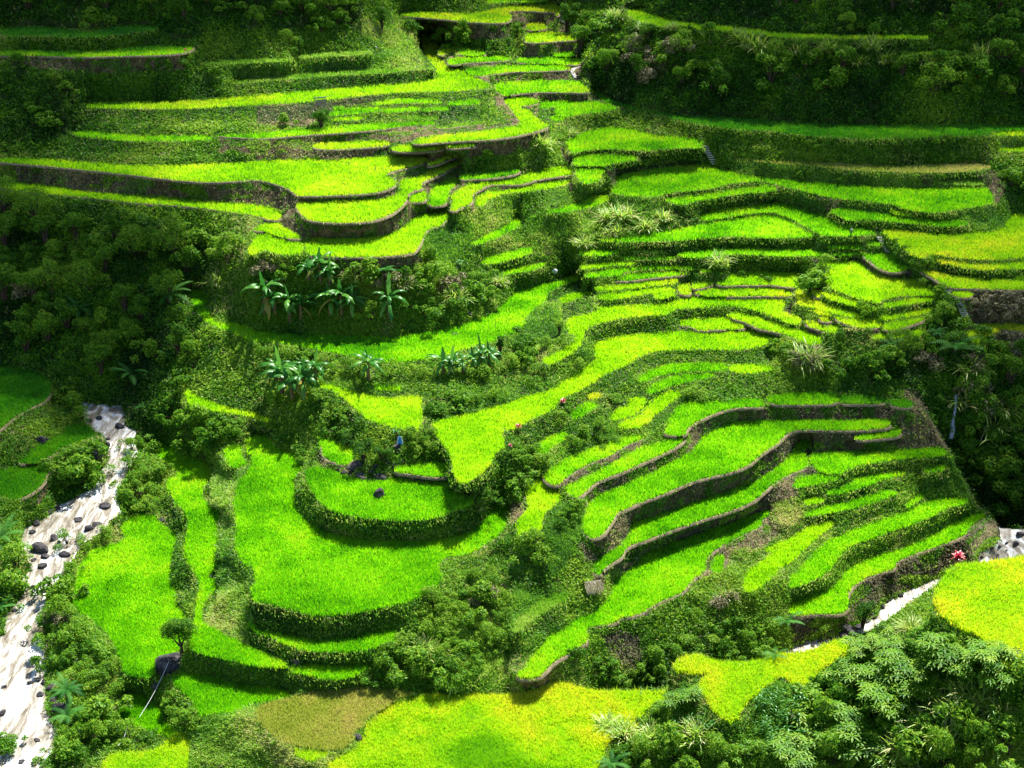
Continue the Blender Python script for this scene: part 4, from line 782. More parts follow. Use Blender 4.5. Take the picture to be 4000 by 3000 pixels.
def crownmesh(name, root, lobes, nleaf, size, mat, seed, tone0=.4, aspect=.5, shell=True):
    r_ = np.random.default_rng(seed); P = []; N_ = []; T = []
    vol = np.array([l[3] ** 2 for l in lobes]); cnt = (nleaf * vol / vol.sum()).astype(int)
    for (cx, cy, cz, rr_), c in zip(lobes, cnt):
        d = r_.normal(size=(c, 3)); d /= np.linalg.norm(d, axis=1)[:, None]; d[:, 2] = np.where(d[:, 2] < -.5, -d[:, 2], d[:, 2])
        lump = noise(d * 2 + [cx, cy, cz], .55, seed) ; rad = rr_ * (.62 + .55 * lump) * r_.uniform(.72, 1.0, c)
        P.append(np.array([cx, cy, cz]) + d * rad[:, None] * [1, 1, .9]); N_.append(d); T.append(np.clip(tone0 + (lump - .5) * .7 + r_.normal(size=c) * .15, 0, 1))
    P = np.concatenate(P); N_ = np.concatenate(N_); T = np.concatenate(T)
    V, Fc, nn, tn = leaves(P, r_.uniform(.6, 1.2, len(P)) * size, T, N_ * .8 + [0, 0, .3], .55, seed, aspect)
    return mesh_from(name, V, Fc, nn, mat, root, {'tone': tn})
def stems(root, tips, r0, name='stem', base=(0, 0, -.4), mat='bark'):
    ps = []
    for tp in tips:
        tp = np.array(tp, float); b_ = np.array(base, float); mid = b_ * .5 + tp * .5 + [0, 0, .15 * np.linalg.norm(tp)]
        mid[:2] *= .7; ps.append(tube([b_, mid, tp], [r0, r0 * .6, r0 * .25], 6))
    V, Fq, n = join(ps); return mesh_from(name, V, Fq, n, M[mat], root, smooth=True)
def shrub(name='shrub', seed=0, W=1.6, Hh=1.6, nleaf=900, size=.24, tone=.4, nl=6, mat='leaf', aspect=.5):
    r_ = random.Random(seed); root = empty(name); lobes = []
    for i in range(nl + 4):
        a = r_.uniform(0, 6.28); q = r_.uniform(.05, .95) * W; rr_ = r_.uniform(.16, .5) * W * (1 - .35 * q / W)
        lobes.append((q * math.cos(a), q * math.sin(a), max(.15, (1 - .6 * q / W) * r_.uniform(.3, 1.0) * Hh), rr_))
    crownmesh('foliage', root, lobes, nleaf, size, M[mat], seed, tone, aspect); stems(root, [(l[0], l[1], l[2] + l[3] * .5) for l in lobes[:6]], .05)
    return root
def cassava(name='foreground_bush', seed=0, Hh=2.2, W=1.5, nst=11, size=.42, tone=.7):
    """thin pale branches carrying flat whorls of narrow leaves"""
    r_ = random.Random(seed); g_ = np.random.default_rng(seed); root = empty(name); tips = []; ps = []
    for i in range(nst):
        a = r_.uniform(0, 6.28); q = W * r_.uniform(.1, .9); h_ = Hh * r_.uniform(.45, 1.0); tp = np.array([q * math.cos(a), q * math.sin(a), h_]); mid = tp * [.5, .5, .62]; ps.append(tube([(0, 0, -.3), mid, tp], [.045, .03, .015], 5))
        for _ in range(5):
            o_ = np.array([r_.gauss(0, .3), r_.gauss(0, .3), r_.uniform(-.5, .18)]); tips.append(tp + o_)
    V, Fq, n = join(ps); mesh_from('stem', V, Fq, n, M['bark'], root, smooth=True)
    tips = np.array(tips); V = []; Fc = []; T = []
    for tp in tips:
        for w_ in range(3):
            c0_ = tp + [r_.gauss(0, .16), r_.gauss(0, .16), r_.gauss(0, .12)]; ph = r_.uniform(0, 6.28); tn = min(1, max(0, tone + r_.gauss(0, .16)))
            for k in range(6):
                a = ph + k * 1.05; d = np.array([math.cos(a), math.sin(a), -.25]); sd = np.array([-d[1], d[0], 0]) * size * .13; b0 = len(V)
                V += [c0_, c0_ + d * size * .55 + sd + [0, 0, .05], c0_ + d * size, c0_ + d * size * .55 - sd + [0, 0, .05]]; Fc.append([b0, b0 + 1, b0 + 2, b0 + 3]); T += [tn] * 4
    mesh_from('foliage', np.array(V), np.array(Fc), 4, M['leaf'], root, {'tone': np.array(T)}); return root
def tree(name='tree', seed=0, H=5., W=2.2, trunk=1.8, nleaf=3500, size=.26, tone=.35, nl=9, flat=1.):
    r_ = random.Random(seed); root = empty(name); lobes = []
    for i in range(nl):
        a = i * 2.4; q = r_.uniform(.15, .75) * W; z = trunk + (H - trunk) * r_.uniform(.3, .85) * flat
        lobes.append((q * math.cos(a), q * math.sin(a), z, r_.uniform(.38, .5) * W))
    crownmesh('crown', root, lobes, nleaf, size, M['leaf'], seed, tone)
    stems(root, [(l[0], l[1], l[2]) for l in lobes], .16, 'trunk'); return root
def grassclump(name, seed=0, H=2.2, n=160, w=.06, spread=.35, mat='grass', tone=.6, lean=.9):
    r_ = np.random.default_rng(seed); P = np.zeros((n, 3)); P[:, :2] = r_.normal(size=(n, 2)) * spread * .4; root = empty(name); V = []; Fc = []; T = []
    for i in range(n):
        c = arch(H * r_.uniform(.6, 1.1), R(r_.uniform(60, 88)), R(r_.uniform(30, 130)) * lean, 7); ww = w * np.array([.6, 1, 1, .9, .8, .6, .4, .03]); a = r_.uniform(0, 6.28)
        q = np.stack([c + np.outer(ww, [0, 1, 0]), c - np.outer(ww, [0, 1, 0])], 1).reshape(-1, 3); q = rotz(q, a) + P[i]; b0 = len(V) * 16
        for k in range(7): Fc.append([b0 + 2 * k, b0 + 2 * k + 1, b0 + 2 * k + 3, b0 + 2 * k + 2])
        V.append(q); T += [float(np.clip(r_.normal(tone, .2), 0, 1))] * 16
    V = np.concatenate(V) - [0, 0, .1]; mesh_from('blades', V, np.array(Fc), 4, M[mat], root, {'tone': np.array(T)}); return root
def boulder(name, seed, sx=1, sy=1, sz=1, mat='rock', sub=3):
    V, Fq = ico(sub); r_ = np.random.default_rng(seed)
    for _ in range(13):
        d = r_.normal(size=3); d /= np.linalg.norm(d); h_ = r_.uniform(.5, .82); q = V @ d; V = V - np.outer(np.maximum(q - h_, 0), d) * .97
    V = V * (1 + .3 * (fbm(V + seed, .5, seed, 3)[:, None] - .5)) * [sx, sy, sz]
    o = mesh_from(name, V, Fq, 3, M[mat], smooth=False); return o
def sz_at(pt): return (Vector(pt) - cam.location).length / FPX          # metres per F pixel
used_proto = set()
def place(proto, pt, s_=1.0, rz=None, first=None):
    o = proto if proto.name not in used_proto else copy_tree(proto)
    used_proto.add(proto.name); o.location = pt; k = s_
    ir = .18 if proto.name.startswith(('shrub', 'bush', 'fore')) else .05
    o.scale = (k * random.uniform(1 - ir, 1 + 2 * ir), k * random.uniform(1 - ir, 1 + 2 * ir), k * random.uniform(1 - ir, 1 + ir)); o.rotation_euler = (0, 0, random.uniform(0, 6.28) if rz is None else rz); return o
def batch(protos, spots, tmpl, cat, group, hfun):
    """spots: (tile string, height in zoomed pixels); label template takes the ordinal counted from the left"""
    pts = []
    for s_ in spots:
        tk, hpx = s_.rsplit(' ', 1); pts.append((parse(tk)[0], tk, float(hpx) * (2212 / 1269 if tk[:3] in ('T32', 'T33') else 1)))
    pts.sort(key=lambda q: q[0][0])
    for i, ((fx, fy), tk, hpx) in enumerate(pts):
        pt = P3(tk); hm = hpx / 4 * sz_at(pt); pr = protos[i % len(protos)]
        o = place(pr[0], pt, hm / pr[1])
        tag(o, tmpl.format('leftmost' if i == 0 else 'rightmost' if i == len(pts) - 1 else ordw(i) + ' from the left'), cat, group)
def wild(n, poly, hmin, hmax, gap, seed):
    """spots spread at random over a stretch of slope (F pixels), kept apart"""
    r_ = random.Random(seed); pg = np.array(parse(poly)); lo, hi = pg.min(0), pg.max(0); got = []
    for _ in range(4000):
        x_, y_ = r_.uniform(lo[0], hi[0]), r_.uniform(lo[1], hi[1])
        if inside(pg, np.array([x_]), np.array([y_]))[0] and all(abs(x_ - a) + 1.5 * abs(y_ - c) > gap for a, c, _ in got):
            i_, j_ = int((y_ - Y0) / ST), int((x_ - X0) / ST)
            if lab[i_, j_] < 0 and not riv[i_, j_]: got.append((x_, y_, r_.uniform(hmin, hmax)))
        if len(got) >= n: break
    return [f"T00 {a * 4:.0f},{c * 4:.0f} {e:.0f}" for a, c, e in got]
# banana plants
BAN = [(banana(seed=3 + i, H=3.0, nl=9), 2.35) for i in range(3)]
batch(BAN, ['T11 80,1060 330', 'T11 170,1060 260', 'T11 290,1110 290', 'T11 390,1110 230', 'T11 640,1080 270', 'T11 740,1070 300', 'T11 830,1080 250', 'T11 1150,1090 280', 'T11 560,800 280', 'T11 640,830 230', 'T11 460,780 200'],
      'banana plant on the dark slope above the curved terrace, {}', 'banana plant', 'banana plants on the dark slope', None)
batch(BAN, ['T21 230,110 330', 'T21 320,140 320', 'T21 420,130 300', 'T11 180,1640 220', 'T11 520,1650 230', 'T11 970,1640 270'],
      'banana plant in the lower row under the long curved terrace, {}', 'banana plant', 'banana plants below the curved terrace', None)
batch(BAN, ['T11 1620,1590 230', 'T11 1700,1600 210', 'T11 1790,1590 200', 'T11 1870,1570 220', 'T11 1940,1540 240', 'T11 2010,1530 230'],
      'banana plant beside the dark column-shaped tree, {}', 'banana plant', 'banana plants beside the column tree', None)
tag(place(BAN[0][0], P3('T11 1760,660'), .85), 'single ragged banana plant on the grassy bank right of the yellow-green spur', 'banana plant', 'single banana plants')
tag(place(BAN[1][0], P3('T21 1215,470'), .8), 'single upright banana plant next to the hanging blue sheet', 'banana plant', 'single banana plants')
# tree ferns
FER = [(treefern(seed=1, trunk=2.2, L=2.4, nf=12), 3.2), (treefern(seed=2, trunk=.9, L=2.6, nf=11), 2.0)]
batch(FER, ['T10 545,800 110', 'T10 700,1080 150', 'T10 1480,960 180', 'T10 1290,1090 90', 'T10 1130,1190 80', 'T10 1490,1200 70', 'T10 1440,1470 110', 'T10 1140,1640 160', 'T10 1040,1290 60', 'T20 1210,260 90', 'T10 890,410 60'],
      'tree fern in the dark forest at the left, {}', 'tree fern', 'tree ferns in the dark forest', None)
batch(FER, ['T13 1070,1370 110', 'T13 1600,1440 190', 'T13 1450,1290 120', 'T03 2020,640 130', 'T03 330,620 90', 'T03 2180,400 110', 'T02 860,260 100', 'T11 1110,800 190', 'T23 2180,620 200'],
      'tree fern on the upper and right-hand slopes, {}', 'tree fern', 'tree ferns on the upper and right slopes', None)
tag(place(FER[0][0], P3('T30 590,1130'), 1.45), 'tall tree fern with a dark trunk beside the muddy river', 'tree fern', 'tree ferns near the river')
tag(place(FER[1][0], P3('T30 590,1270'), 1.3), 'low tree fern below the tall one at the muddy river edge', 'tree fern', 'tree ferns near the river')
tag(place(FER[1][0], P3('T20 20,1400'), 1.9), 'tree fern at the left edge of the photo above the white rapids', 'tree fern', 'tree ferns near the river')
tag(place(FER[1][0], P3('T30 10,330'), 1.2), 'tree fern at the left edge of the photo, below the other edge fern', 'tree fern', 'tree ferns near the river')
tag(place(FER[1][0], P3('T33 90,255'), 1.25), 'tree fern with broad pale fronds above the clear stream', 'tree fern', 'tree ferns near the stream')
tag(place(FER[1][0], P3('T33 30,420'), .9), 'small low fern at the edge of the clear stream above the yellow field', 'tree fern', 'tree ferns near the stream')
tag(place(FER[1][0], P3('T32 490,960'), 1.2), 'fern at the bottom edge of the photo among the foreground bushes', 'tree fern', 'tree ferns in the foreground')
# shrubs and bushes
SHR = [(shrub(seed=10 + i, W=1.5 + .12 * (i % 3), Hh=1.3 + .14 * i, nleaf=1150, tone=.38 + .06 * i, size=.22 + .02 * (i % 3), nl=5 + i % 4, aspect=.35 + .08 * (i % 3)), 2.2) for i in range(7)]
DRY = [(shrub('dry_bush', seed=25 + i, W=1.7, Hh=1.2, nleaf=1200, tone=.5, size=.26, mat='dry', aspect=.25), 2.0) for i in range(2)]
LIG = [(shrub('bush', seed=30 + i, W=1.7, Hh=1.2 + .2 * i, nleaf=1200, tone=.6 + .07 * i, size=.20, aspect=.35), 2.1) for i in range(4)]
def near(lst, tmpl, cat, group, pr): batch(pr, lst, tmpl, cat, group, None)
near(['T20 1140,560 180', 'T20 1280,560 170', 'T20 1130,760 200', 'T20 1280,820 230', 'T20 1400,790 170', 'T20 1120,950 220', 'T20 1250,1000 230', 'T20 1110,1110 200', 'T20 1240,1100 180', 'T20 1360,970 200', 'T20 900,1370 150', 'T20 760,1430 130', 'T20 580,1380 150', 'T20 620,1650 150'],
     'green bush between rapids and winding terrace, {}', 'bush', 'bushes on the near river bank', LIG + SHR[2:4])
near(['T30 500,170 230', 'T30 560,250 200', 'T30 420,450 220', 'T30 560,420 230', 'T30 500,620 250', 'T30 650,560 250', 'T30 480,780 230', 'T30 640,740 230', 'T30 760,620 230', 'T30 860,740 200', 'T30 800,900 220', 'T30 920,930 200', 'T30 700,930 190', 'T30 990,860 180', 'T30 860,1260 260', 'T30 760,1330 250', 'T30 980,1390 260', 'T30 1130,1430 230', 'T30 1270,1440 200', 'T30 860,1440 220', 'T30 640,1480 260', 'T30 520,1600 250', 'T30 700,1620 230', 'T30 1500,1130 200', 'T30 1570,1240 230', 'T30 1640,1300 200', 'T30 1480,1260 150'],
     'bush in the riverside thicket, lower left, {}', 'bush', 'bushes in the riverside thicket', SHR + LIG)
near(['T20 1500,230 200', 'T20 1550,330 230', 'T20 1640,350 220', 'T20 1740,370 200', 'T20 1840,420 240', 'T20 1700,520 260', 'T20 1820,560 250', 'T20 1660,620 220', 'T20 1790,670 220', 'T20 1950,430 200', 'T20 2060,420 190'],
     'dark round bush at the head of the winding terrace, {}', 'bush', 'dark bushes above the winding terrace', SHR)
near(['T20 570,730 260', 'T20 640,830 300', 'T20 740,850 200', 'T20 560,900 200', 'T20 470,900 180', 'T20 830,640 200', 'T20 780,600 180', 'T20 640,230 200', 'T20 560,150 200', 'T20 700,330 140', 'T20 100,1480 230', 'T20 150,1600 240', 'T30 60,120 260', 'T30 120,180 220', 'T30 30,250 200', 'T30 30,1450 300', 'T30 60,1520 200'],
     'dark bush on the far bank of the muddy river, {}', 'bush', 'bushes on the far river bank', SHR)
near(['T10 200,300 220', 'T10 420,330 200', 'T10 650,330 210', 'T10 870,600 220', 'T10 300,560 210', 'T10 480,620 200', 'T10 980,560 230', 'T10 1150,500 220', 'T10 1270,560 220', 'T10 1500,420 240', 'T10 1620,430 200', 'T10 1750,480 200', 'T10 1900,640 260', 'T10 2000,620 230', 'T10 150,760 200', 'T10 820,760 230', 'T10 1050,900 200', 'T10 250,1150 230', 'T10 420,1260 230', 'T10 620,1350 230', 'T10 900,1230 220', 'T10 1180,1330 240', 'T10 1540,1100 200', 'T10 1300,1450 200', 'T10 780,1560 230', 'T10 560,1600 200', 'T10 1650,1400 220', 'T10 1550,1620 220'],
     'bush in the dark forest on the left side, {}', 'bush', 'bushes in the dark forest', SHR)
near(['T11 130,740 240', 'T11 60,820 220', 'T11 900,760 240', 'T11 1000,800 230', 'T11 1280,800 230', 'T11 1400,860 250', 'T11 1500,780 220', 'T11 1600,900 250', 'T11 1700,930 220', 'T11 1300,1000 230', 'T11 1450,1080 230', 'T11 1620,1130 200', 'T11 1000,1120 200', 'T11 1850,900 250', 'T11 1950,800 200', 'T11 2000,950 200', 'T11 520,940 200', 'T11 1500,640 200', 'T11 250,760 180'],
     'bush on the dark slope with the banana plants, {}', 'bush', 'bushes on the banana slope', SHR)
near(['T11 100,1430 170', 'T11 280,1400 170', 'T11 450,1470 170', 'T11 640,1500 180', 'T11 780,1560 200', 'T11 900,1590 170', 'T11 1150,1600 200', 'T11 1350,1590 180', 'T21 560,160 190', 'T21 680,230 190', 'T21 760,300 180', 'T21 620,330 190', 'T21 720,430 190', 'T21 200,180 160', 'T21 130,420 150', 'T21 280,520 170', 'T21 420,600 170', 'T21 500,680 170'],
     'bush between curved terrace and knoll, {}', 'bush', 'bushes above the knoll', LIG + SHR[:3])
near(['T21 1350,480 150', 'T21 1450,520 170', 'T21 1550,600 150', 'T21 1400,620 160', 'T21 1500,470 130', 'T21 1320,560 120'],
     'low leafy bush on the mound right of the blue sheet, {}', 'bush', 'bushes on the knoll mound', LIG)
near(['T21 1500,300 200', 'T21 1600,230 200', 'T21 1750,170 190', 'T21 1900,150 180', 'T21 2050,140 170', 'T12 130,1500 220', 'T12 60,1400 230', 'T12 200,1600 210', 'T11 2120,1560 230', 'T11 1950,1640 190', 'T12 600,1480 190', 'T12 520,1560 170', 'T12 280,1370 200', 'T12 420,1330 150', 'T12 120,1300 200'],
     'bush on the bank left of the long lobed terrace, {}', 'bush', 'bushes left of the lobed terrace', SHR[:3] + LIG)
near(['T21 1950,1000 180', 'T21 2080,1030 170', 'T22 60,900 230', 'T22 100,750 200', 'T22 70,650 180', 'T22 420,1250 190', 'T22 480,1180 170', 'T22 560,1100 190', 'T22 200,620 170', 'T22 300,680 170', 'T22 450,300 150', 'T22 380,360 150', 'T22 760,430 160', 'T22 620,480 170', 'T22 540,560 170', 'T22 800,520 150', 'T22 1530,110 170', 'T22 1620,120 150', 'T22 900,180 150', 'T22 100,1500 210', 'T22 280,1600 230', 'T22 180,1450 190'],
     'bush beside the brown-banked flight, {}', 'bush', 'bushes among the small plots', SHR + LIG)
near(['T31 1500,300 200', 'T31 1620,320 200', 'T31 1650,500 200', 'T31 1850,400 230', 'T31 1950,250 230', 'T31 1800,200 220', 'T31 2000,120 210', 'T31 2100,300 230', 'T31 1150,700 200', 'T31 1270,780 240', 'T31 1180,860 200', 'T31 1380,830 240', 'T31 1540,850 250', 'T31 1700,750 230', 'T31 1850,720 220', 'T31 1700,860 200', 'T31 1830,860 170', 'T31 2080,600 220', 'T31 1980,560 200', 'T31 1060,880 170', 'T31 950,900 150'],
     'bush in the thicket below the big curved field, {}', 'bush', 'bushes in the central thicket', SHR + LIG)
near(['T32 320,420 110', 'T32 420,440 100', 'T32 540,520 80', 'T32 480,490 90', 'T32 700,440 110', 'T32 780,390 110', 'T32 850,350 110', 'T32 720,520 90', 'T32 650,500 90', 'T32 960,300 110', 'T32 1030,370 100', 'T32 1100,420 90', 'T32 1060,260 100', 'T32 900,230 80', 'T32 1180,330 110', 'T32 1230,400 90', 'T33 280,310 80', 'T33 20,300 100'],
     'bush below the lowest brown-banked terrace, {}', 'bush', 'bushes above the clear stream', SHR + LIG)
near(['T13 350,870 330', 'T13 480,720 180', 'T13 870,1080 180', 'T13 420,860 170', 'T13 1130,1400 200', 'T13 1500,1180 250', 'T13 1600,1200 280', 'T13 1350,1350 200', 'T13 700,1530 300', 'T13 860,1560 280', 'T13 620,1290 150', 'T13 1000,1480 230', 'T13 1550,1040 230', 'T13 1480,980 170', 'T13 1380,830 140', 'T13 1180,560 150', 'T13 1300,630 120', 'T13 1380,650 110', 'T13 1100,500 110', 'T13 150,1420 190', 'T13 60,1370 150', 'T13 1950,1480 250', 'T13 2100,1440 200', 'T13 1850,1400 200', 'T12 2200,770 120', 'T12 1980,740 100'],
     'bush around the crowded small terraces, {}', 'bush', 'bushes round the crowded terraces', SHR)
near(['T03 1700,680 300', 'T02 1750,780 320', 'T02 1600,700 200', 'T02 850,300 240', 'T02 700,200 200', 'T02 560,120 180', 'T03 1650,830 230', 'T03 1550,640 260', 'T02 2150,780 230', 'T03 600,800 200', 'T03 450,560 200', 'T03 960,300 200', 'T03 680,300 180', 'T03 1560,400 150', 'T02 1300,520 200', 'T02 800,600 240', 'T02 1000,500 220', 'T03 1650,250 320', 'T03 2100,300 250', 'T03 2200,1600 250', 'T03 2100,1620 200', 'T03 700,1570 150', 'T03 300,1540 120', 'T03 1500,1260 150', 'T03 1100,1280 130', 'T03 400,1280 150'],
     'bush on the dark upper right slope, {}', 'bush', 'bushes on the upper right slope', SHR)
near(['T01 370,420 170', 'T01 260,380 120', 'T01 800,140 150', 'T01 900,560 110', 'T01 540,250 160', 'T01 700,200 150', 'T01 1500,280 110', 'T01 1350,270 120', 'T01 1700,330 170', 'T01 1800,340 160', 'T01 620,250 120', 'T01 200,130 200', 'T01 380,100 200', 'T01 700,60 180', 'T00 1580,560 130', 'T00 1850,640 120', 'T00 440,700 130', 'T00 250,950 180', 'T00 150,560 140', 'T00 600,800 150', 'T00 420,1080 180', 'T00 1300,150 200', 'T00 800,230 180', 'T00 1500,150 200', 'T00 1950,120 220', 'T01 2000,1400 130', 'T01 250,1090 110'],
     'bush on the upper left slope, {}', 'bush', 'bushes on the upper left slope', SHR)
near(['T23 1750,700 280', 'T23 1850,900 280', 'T23 2000,750 260', 'T23 1950,500 260', 'T23 2050,950 280', 'T23 1950,1080 230', 'T23 1800,400 250', 'T23 2100,300 260', 'T23 1400,150 200', 'T23 1650,560 200', 'T23 2120,1120 200', 'T23 1230,310 110', 'T23 1750,200 260'],
     'bush on the dark cliff beside the waterfall, {}', 'bush', 'bushes on the right cliff', SHR)
# foreground bushes lower right
FG = [(cassava(seed=50 + i, tone=.62 + .07 * i, Hh=2.0 + .3 * i), 2.3 + .3 * i) for i in range(3)]
FB = [(shrub('foreground_bush', seed=60 + i, W=1.8, Hh=1.6 + .3 * i, nleaf=2600, tone=.42 + .14 * i, size=.26, nl=9, aspect=.3), 2.5) for i in range(3)]
near(['T33 460,440 150', 'T33 570,400 130', 'T33 640,520 170', 'T33 860,470 190', 'T33 1060,470 180', 'T33 420,560 190', 'T33 700,640 170', 'T33 560,700 190', 'T33 230,880 180', 'T33 380,760 190', 'T33 960,520 150', 'T33 780,560 160', 'T33 1140,520 150', 'T32 850,660 120', 'T33 120,920 150', 'T33 480,880 180'],
     'pale-leaved spreading bush in the lower right corner, {}', 'bush', 'pale bushes on the near slope', FG)
near(['T33 300,560 150', 'T33 240,660 170', 'T33 340,660 190', 'T33 270,780 190', 'T33 640,620 150', 'T33 760,760 190', 'T33 620,820 190', 'T33 880,680 170', 'T33 1010,650 140', 'T33 1230,560 180', 'T33 1240,640 170', 'T33 1130,760 200', 'T33 960,820 200', 'T33 1200,880 220', 'T33 1040,930 220', 'T33 860,930 210', 'T33 700,950 190', 'T33 350,930 190', 'T32 1030,900 170', 'T32 900,900 150', 'T32 780,920 190', 'T32 650,900 150', 'T32 560,940 140', 'T32 720,770 110', 'T32 1150,900 170', 'T32 760,690 110', 'T33 780,360 100', 'T33 900,350 90', 'T33 1000,380 80', 'T32 870,560 60', 'T32 620,740 70'],
     'dense leafy bush in the lower right corner, {}', 'bush', 'dense bushes on the near slope', FB + SHR[3:6])
near(['T13 1780,1000 150', 'T13 1880,960 170', 'T13 1980,1040 190', 'T13 2090,1050 200', 'T13 2180,1000 170', 'T13 1850,1080 150', 'T13 2050,940 150', 'T13 1930,1110 140', 'T13 2120,1300 180', 'T13 2180,1370 200', 'T13 2050,1270 140'],
     'dry brown bush beside the long stone stairway, {}', 'bush', 'dry bushes on the brown slope', DRY)
near(['T02 1150,520 230', 'T02 1240,600 230', 'T02 1130,420 200', 'T02 1400,440 200', 'T02 1550,420 170', 'T02 1220,700 200', 'T31 2030,200 230', 'T32 1000,150 90', 'T32 1090,120 90', 'T13 300,1500 200', 'T13 1350,1500 230', 'T13 1780,1500 220', 'T11 1200,800 220', 'T11 870,730 190', 'T11 1720,850 220', 'T11 80,700 200', 'T23 1780,160 260', 'T23 1900,230 240', 'T23 1700,60 240', 'T10 1480,470 170', 'T10 230,900 220', 'T10 420,760 180', 'T30 470,430 180'],
     'brownish dead bush standing out on a dark slope, {}', 'bush', 'brownish bushes on the dark slopes', DRY)
near(['T01 1330,260 130', 'T01 1420,280 140', 'T01 1600,300 170', 'T01 1690,340 190', 'T01 1780,370 190', 'T01 1850,390 130', 'T01 1500,320 100', 'T02 40,330 160', 'T01 2180,380 90', 'T02 30,250 120'],
     'dark bush beside the top centre flight, {}', 'bush', 'dark bushes beside the top centre flight', SHR)
TAL = [(tree('tree', 200 + i, 5.0, 2.0 + .3 * i, .9, 2600, .24, .40 + .09 * i, nl=8), 5.2) for i in range(4)]
near(wild(30, 'T10 0,150 700,200 1300,330 1750,560 1650,800 1500,1000 1750,1350 1650,1500 1200,1650 500,1600 100,1400 0,1350', 230, 380, 62, 1), 'tree in the dark forest at the left, {}', 'tree', 'trees in the dark forest', TAL)
near(wild(22, 'T02 450,250 900,330 1400,420 2200,500 T03 900,520 1700,600 2200,460 2200,900 1200,850 0,780 T02 1400,820 900,760 600,560', 200, 330, 62, 2), 'tree on the dark upper right slope, {}', 'tree', 'trees on the upper right slope', TAL)
near(wild(14, 'T02 1300,-60 2200,60 T03 1200,120 1900,130 2200,100 2200,-60', 180, 260, 60, 3), 'tree along the top right edge, {}', 'tree', 'trees along the top right edge', TAL)
near(wild(16, 'T00 0,-20 2212,-20 T01 800,20 700,150 300,200 0,250 T00 1400,200 600,180 0,180', 180, 290, 58, 4), 'tree along the top left edge, {}', 'tree', 'trees along the top left edge', TAL)
near(wild(16, 'T23 1750,50 2212,-200 2212,1200 1950,1080 1700,700 1620,400', 230, 340, 62, 5), 'tree on the right-hand cliff, {}', 'tree', 'trees on the right cliff', TAL)
near(wild(26, 'T31 1000,700 1300,500 1600,150 2100,-50 2150,300 2100,600 1800,830 1400,900 1050,900', 120, 220, 38, 6), 'light green scrub in the central thicket, {}', 'bush', 'light scrub in the central thicket', LIG)
# special trees
t1 = empty('tree'); r0 = .95
lb = [(-1.35, 0, 3.9, 1.35), (-.5, .1, 4.7, 1.3), (.7, 0, 4.7, 1.35), (1.2, .2, 3.9, 1.2), (.2, .3, 4.3, 1.3), (-1.5, .2, 3.1, 1.0), (-.4, -.4, 3.7, 1.1), (.9, -.5, 3.4, .9), (-.2, .8, 3.8, 1.2)]
crownmesh('crown', t1, lb, 11000, .2, M['leaf'], 5, .5); 
V, Fq, n = join([tube([(0, 0, -.3), (.05, 0, .9), (-.1, 0, 1.9), (-.2, 0, 3.4)], [.26, .2, .16, .08], 8), tube([(0, 0, 1.0), (-.6, 0, 2.0), (-1.3, 0, 3.6)], [.14, .11, .06]), tube([(.05, 0, 1.1), (.4, .1, 2.3), (.9, .1, 4.0)], [.14, .1, .05]), tube([(0, 0, 1.6), (.9, -.1, 2.9), (1.2, 0, 4)], [.1, .07, .04])])
mesh_from('trunk', V, Fq, n, M['bark'], t1, smooth=True)
bb = P3('T30 1480,860'); 
B = boulder('boulder', 3, 3.3, 2.6, 2.2); B.location = bb + Vector((0, 2.2, .6)); B.rotation_euler = (0, 0, .3); tag(B, 'huge dark boulder under the lone round-topped tree', 'boulder')
t1.location = bb + Vector((1.35, 2.6, 2.4)); tag(t1, 'lone round-topped tree with a bare forked trunk growing on the huge dark boulder', 'tree')
t1.scale = (1.25, 1.25, 1.1)
def one(o, tile, label, cat, k=1.0, rz=0, group=None, dz=0):
    o.location = P3(tile) + Vector((0, 0, dz)); o.scale = (k,) * 3; o.rotation_euler[2] = rz; tag(o, label, cat, group); return o
one(tree('tree', 61, 5.2, 2.3, 1.2, 4500, .22, .2), 'T21 930,690', 'tall dark airy tree on the stone heap beside the half-round terrace', 'tree', 1.0)
one(tree('tree', 62, 4.2, 2.2, 1.2, 3800, .22, .25), 'T21 1080,690', 'wide dark tree between the stone heap and the blue sheet', 'tree', .95)
one(tree('tree', 63, 3.2, 1.8, .6, 2500, .2, .2), 'T21 790,560', 'low dark tree left of the stone heap trees', 'tree', .9)
one(tree('tree', 64, 4.2, .9, 1.0, 2600, .2, .25, nl=12), 'T11 2110,1420', 'dark column-shaped tree below the curved terrace', 'tree', 1.15)
one(tree('tree', 65, 3.6, 1.5, 1.2, 2200, .22, .8), 'T12 410,1240', 'small bright green tree on the grassy bank', 'tree', .9)
one(tree('tree', 66, 5.5, 1.9, .8, 4500, .22, .2, nl=11), 'T33 470,260', 'dark upright tree at the bend of the clear stream', 'tree', 1.1)
one(tree('tree', 67, 6, 2.2, .8, 3800, .26, .35, nl=12), 'T01 1090,260', 'tall grey-green tree on the bright ridge at the top left', 'tree', 1.15)
one(tree('tree', 68, 5, 1.8, .8, 3000, .26, .3, nl=12), 'T01 570,300', 'conical dark tree on the upper left slope', 'tree', 1.0)
one(tree('tree', 69, 5, 2.6, .4, 4500, .26, .3, nl=12), 'T01 560,1115', 'vine-smothered tree stump carrying the white roofed shed', 'tree', 1.05)
one(tree('tree', 70, 4, 2.2, .4, 4000, .24, .3, nl=12), 'T20 640,800', 'dark spreading tree leaning over the rapids from the far bank', 'tree', 1.0)
one(tree('tree', 71, 6, 3.6, .4, 5500, .26, .25, nl=14), 'T02 1800,800', 'broad dark tree on the shaded cliff at the top right', 'tree', 1.1)
